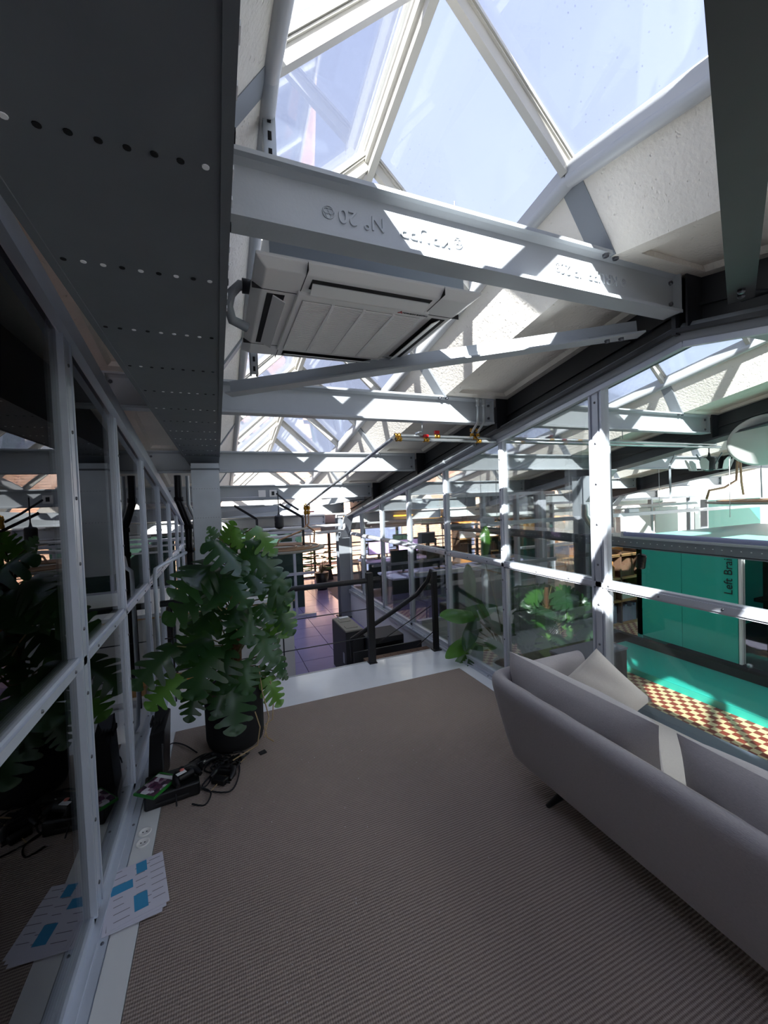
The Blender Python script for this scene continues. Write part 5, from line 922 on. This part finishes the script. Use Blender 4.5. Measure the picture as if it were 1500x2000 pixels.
# ---- plants beyond the glass
def pot(o, x, y, z, r, h, m='blackmatt'): MB().lathe([(0, 0), (r * 0.85, 0), (r * 0.9, 0.01), (r, h), (r * 0.94, h), (r * 0.92, h * 0.9), (0, h * 0.9)], (x, y, z), 28).build('plant_pot', m, o); MB().lathe([(0, h * 0.92), (r * 0.9, h * 0.91)], (x, y, z), 20).build('soil', 'soil', o)
bp_ = thing('bird_of_paradise_plant', (2.78, 3.45, -0.5), 'tall paddle-leaved plant right behind the glass near the stair post', 'plant'); pot(bp_, 2.78, 3.45, -0.5, 0.17, 0.34, 'acg')
bs = MB(); rt = Vector((2.78, 3.45, -0.2))
for (bx, by, tx, ty, yb, yt, t, w_) in [(945, 1088, 948, 1050, 3.45, 3.45, 'b', 0), (922, 1168, 918, 1128, 3.4, 3.38, 'g', 0), (925, 1200, 890, 1196, 3.4, 3.3, 'b', 0), (925, 1240, 893, 1262, 3.4, 3.3, 'b', 0), (928, 1205, 915, 1240, 3.4, 3.25, 'g', 0), (950, 1215, 990, 1235, 3.45, 3.4, 'g', 1), (938, 1235, 925, 1195, 3.5, 3.5, 'g', 1), (960, 1225, 945, 1190, 3.5, 3.55, 'g', 1), (930, 1255, 898, 1290, 3.4, 3.3, 'b', 1), (950, 1250, 985, 1275, 3.4, 3.3, 'g', 0), (935, 1260, 925, 1290, 3.35, 3.2, 'g', 0)]:
    B_ = aty(bx, by, yb); T_ = aty(tx, ty, yt); d = T_ - B_; put_leaf(bp_, (LPb if t == 'b' else LPg)[w_], B_, d, (CAM - B_).normalized() + Vector((0, 0, 0.3)), d.length * 1.3 + 0.05, 0.2); bs.tube([rt + Vector((random.uniform(-.05, .05), random.uniform(-.05, .05), 0)), (rt + B_) / 2 + Vector((0, 0, 0.08)), B_], [0.009, 0.007, 0.004], 6)
tag(bs.build('petioles', 'stem', bp_), kind='stuff')
mp_ = thing('bushy_monstera', (3.25, 3.35, -0.5), 'bushy split-leaf plant behind the glass left of the charcoal box', 'plant'); pot(mp_, 3.25, 3.35, -0.5, 0.19, 0.34); bs = MB(); rnd = random.Random(5)
MB().tube([(3.22, 3.35, -0.2), (3.2, 3.35, 0.2), (3.22, 3.35, 0.6)], [0.035, 0.03, 0.02], 10).build('moss_pole', 'moss', mp_)
for k in range(74):
    a = rnd.uniform(0, 2 * PI); hh = rnd.uniform(-0.15, 0.62); rr = rnd.uniform(0.08, 0.22) * (1.2 - abs(hh - 0.2)); B_ = Vector((3.22 + rr * math.cos(a), 3.3 + rr * math.sin(a) * 0.9, hh)); d = Vector((math.cos(a), math.sin(a), rnd.uniform(-0.7, 0.1))); up = Vector((-0.5, -0.9, 0.7)) + d * 0.4
    put_leaf(mp_, (LM, LMd, LMd, LM, LMb)[k % 5][rnd.randrange(4)], B_, d, up, rnd.uniform(0.19, 0.30), rnd.uniform(-.3, .3)); bs.tube([(3.22, 3.35, max(-0.2, hh - 0.2)), B_], 0.004, 5)
tag(bs.build('petioles', 'stem', mp_), kind='stuff')
um = thing('umbrella_plant', (3.62, 3.55, -0.5), 'green plant with finger-like leaflets topping the bushy plants', 'plant'); pot(um, 3.62, 3.55, -0.5, 0.16, 0.32); bs = MB()
for k in range(20):
    c = aty(rnd.uniform(1010, 1068), rnd.uniform(1142, 1200), rnd.uniform(3.45, 3.7)) if k else aty(1040, 1143, 3.5); bs.tube([(3.62, 3.55, -0.2), (3.62, 3.55, c.z - 0.15), c], [0.009, 0.006, 0.003], 5)
    for j in range(7): a = j * 0.9 + k; d = Vector((math.cos(a), math.sin(a), -0.35)); put_leaf(um, (LPb if k % 3 == 0 else LPg)[0], c, d, Vector((-0.4, -0.6, 1)), 0.17, 0)
tag(bs.build('petioles', 'stem', um), kind='stuff')
# ================================================================== FAR WINDOWS, STREET SIDE
fw = thing('window_5', (3.0, 11.25, -0.5), kind='structure'); xs = [-5.6 + 1.06 * k for k in range(19)]
for x in xs: MB().box(x - 0.035, 11.2, -0.5, x + 0.035, 11.27, 0.98).build('mullion', 'rust', fw)
for a, c_ in zip(xs[:-1], xs[1:]):
    MB().box((a + c_) / 2 - 0.012, 11.22, -0.42, (a + c_) / 2 + 0.012, 11.25, 0.9).build('glazing_bar', 'rust', fw)
    MB().box(a + 0.035, 11.232, -0.45, c_ - 0.035, 11.238, 0.93).build('glass_pane', 'facg', fw)
for z in (-0.48, 0.40, 0.93): MB().box(xs[0], 11.205, z - 0.015, xs[-1], 11.265, z + 0.02).build('transom', 'rust', fw)
MB().box(-6, 11.18, 0.95, 14, 11.5, 1.25).build('eaves_beam', 'dark', fw)
rl = thing('balcony_rail', (3.0, 11.55, -0.5), 'dark balcony rail with horizontal bars outside the far windows', 'railing')
for z in (-0.30, -0.16, -0.02, 0.12, 0.26): MB().box(-5.6, 11.60, z - 0.012, 13.4, 11.62, z + 0.012).build('rail_bar', 'rust', rl)
for k in range(10): MB().box(-5.5 + 2.0 * k, 11.58, -0.55, -5.44 + 2.0 * k, 11.64, 0.3).build('rail_post', 'rust', rl)
MB().box(-5.9, 11.5, -0.62, 13.9, 11.7, -0.55).build('balcony_edge', 'rust', rl)
hb = thing('brick_building', (4, 18, -9), 'sunlit peach brick building across the street', 'building'); MB().box(-14, 18, -9, 26, 24, 3.2).build('facade_wall', 'peach', hb)
b = MB()
for k in range(70): b.box(-14, 17.985, -3.9 + k * 0.1, 26, 18, -3.84 + k * 0.1)
tag(b.build('brick_courses', 'brickline', hb), kind='stuff')
for k, x in enumerate((-8, -3.2, 6.3, 11.8, 15.5, 19)):
    f_ = MB().box(x, 17.9, -2.5, x + 1.9, 17.99, 1.3).build('facade_window', 'fac', hb); MB().box(x + 0.06, 17.88, -2.4, x + 1.84, 17.9, 1.2).build('pane', 'facg', f_); MB().box(x + 0.92, 17.86, -2.5, x + 0.98, 17.89, 1.3).build('window_bar', 'rust', f_)
MB().box(-14, 17.8, -1.1, 26, 18, -0.95).build('string_course', 'peach', hb)
tag(MB().box(-20, 11.5, -9.2, 30, 24, -9).build('street', 'grout'), 'grey street surface below the far windows', 'street')
# green screens and white bars at the left end of the hall
gs = thing('green_screen', (0.4, 8.2, -0.5), 'dark green screen wall behind white bars, left of the far windows', 'screen')
for k in range(3): MB().box(-1.2 + k * 0.92, 8.2, -0.5, -0.29 + k * 0.92, 8.24, 1.1).build('screen_panel', 'hedge', gs)
pp = partition('wall_partition_left', -0.9, 1.62, 7.5, (0.05, 0.55, 1.26), -0.48, 0.30, 1.08, m='frame', base=None)
for z in (0.88, 0.98): MB().box(-0.9, 7.44, z, 1.3, 7.46, z + 0.03).build('white_bar', 'wht', pp)
# small plants and seats near the windows
for k, (x, y) in enumerate(((1.75, 10.2), (2.25, 9.6))):
    o = thing('window_plant', (x, y, -0.5), ['leafy plant in a tall black pot left of the far post', 'leafy plant in a tall black pot right of the far post'][k], 'plant', 'plants by the far windows'); MB().lathe([(0, 0), (0.12, 0), (0.17, 0.42), (0.15, 0.42), (0, 0.38)], (x, y, -0.5), 20).build('plant_pot', 'black', o); bs = MB()
    for j in range(26): a = j * 2.4; rr = 0.1 + 0.16 * ((j * 37) % 10) / 10; c = Vector((x + rr * math.cos(a), y + rr * math.sin(a), 0.0 + 0.45 * ((j * 53) % 17) / 17)); put_leaf(o, LPg[0], c, Vector((math.cos(a), math.sin(a), 0.1)), Vector((0, -0.3, 1)), 0.2); bs.tube([(x, y, -0.1), c], 0.004, 5)
    tag(bs.build('petioles', 'stem', o), kind='stuff')
c = atz(636, 1131, -0.5); o = thing('pouf', (c.x, c.y, -0.5), 'small dark tapered stool by the far windows', 'stool'); MB().hexa([(c.x - .18, c.y - .18, -0.5), (c.x + .18, c.y - .18, -0.5), (c.x + .18, c.y + .18, -0.5), (c.x - .18, c.y + .18, -0.5)], [(c.x - .13, c.y - .13, -0.12), (c.x + .13, c.y - .13, -0.12), (c.x + .13, c.y + .13, -0.12), (c.x - .13, c.y + .13, -0.12)]).build('stool_body', 'boxk', o, bevel=0.01); MB().box(c.x - .13, c.y - .13, -0.12, c.x + .13, c.y + .13, -0.09).build('stool_cushion', 'black', o, bevel=0.008)
wire_chair(3.1, 10.0, -0.5, 1.2, 'dark high backed chair beside the column at the far windows', 'office chairs', 'black', 1.15)
# ---- left room behind the glass
o = thing('brown_cupboard', (-1.7, 3.6, -0.5), 'tall brown wooden cupboard seen dimly through the left glass', 'cupboard'); MB().box(-2.1, 3.4, -0.5, -1.5, 4.0, 1.15).build('cupboard_body', 'brown', o)
for z in (-0.45, 0.38): MB().box(-2.05, 3.385, z, -1.55, 3.4, z + 0.72).build('door', 'orange', o)
MB().box(-1.6, 3.375, 0.6, -1.59, 3.385, 0.8).build('handle', 'galv', o)
tag(MB().box(-2.9, 0.6, -0.5, -2.2, 3.0, 0.24).build('dark_bench', 'boxk', None, bevel=0.01), 'dark bench on the brown checkered floor behind the left glass', 'bench')
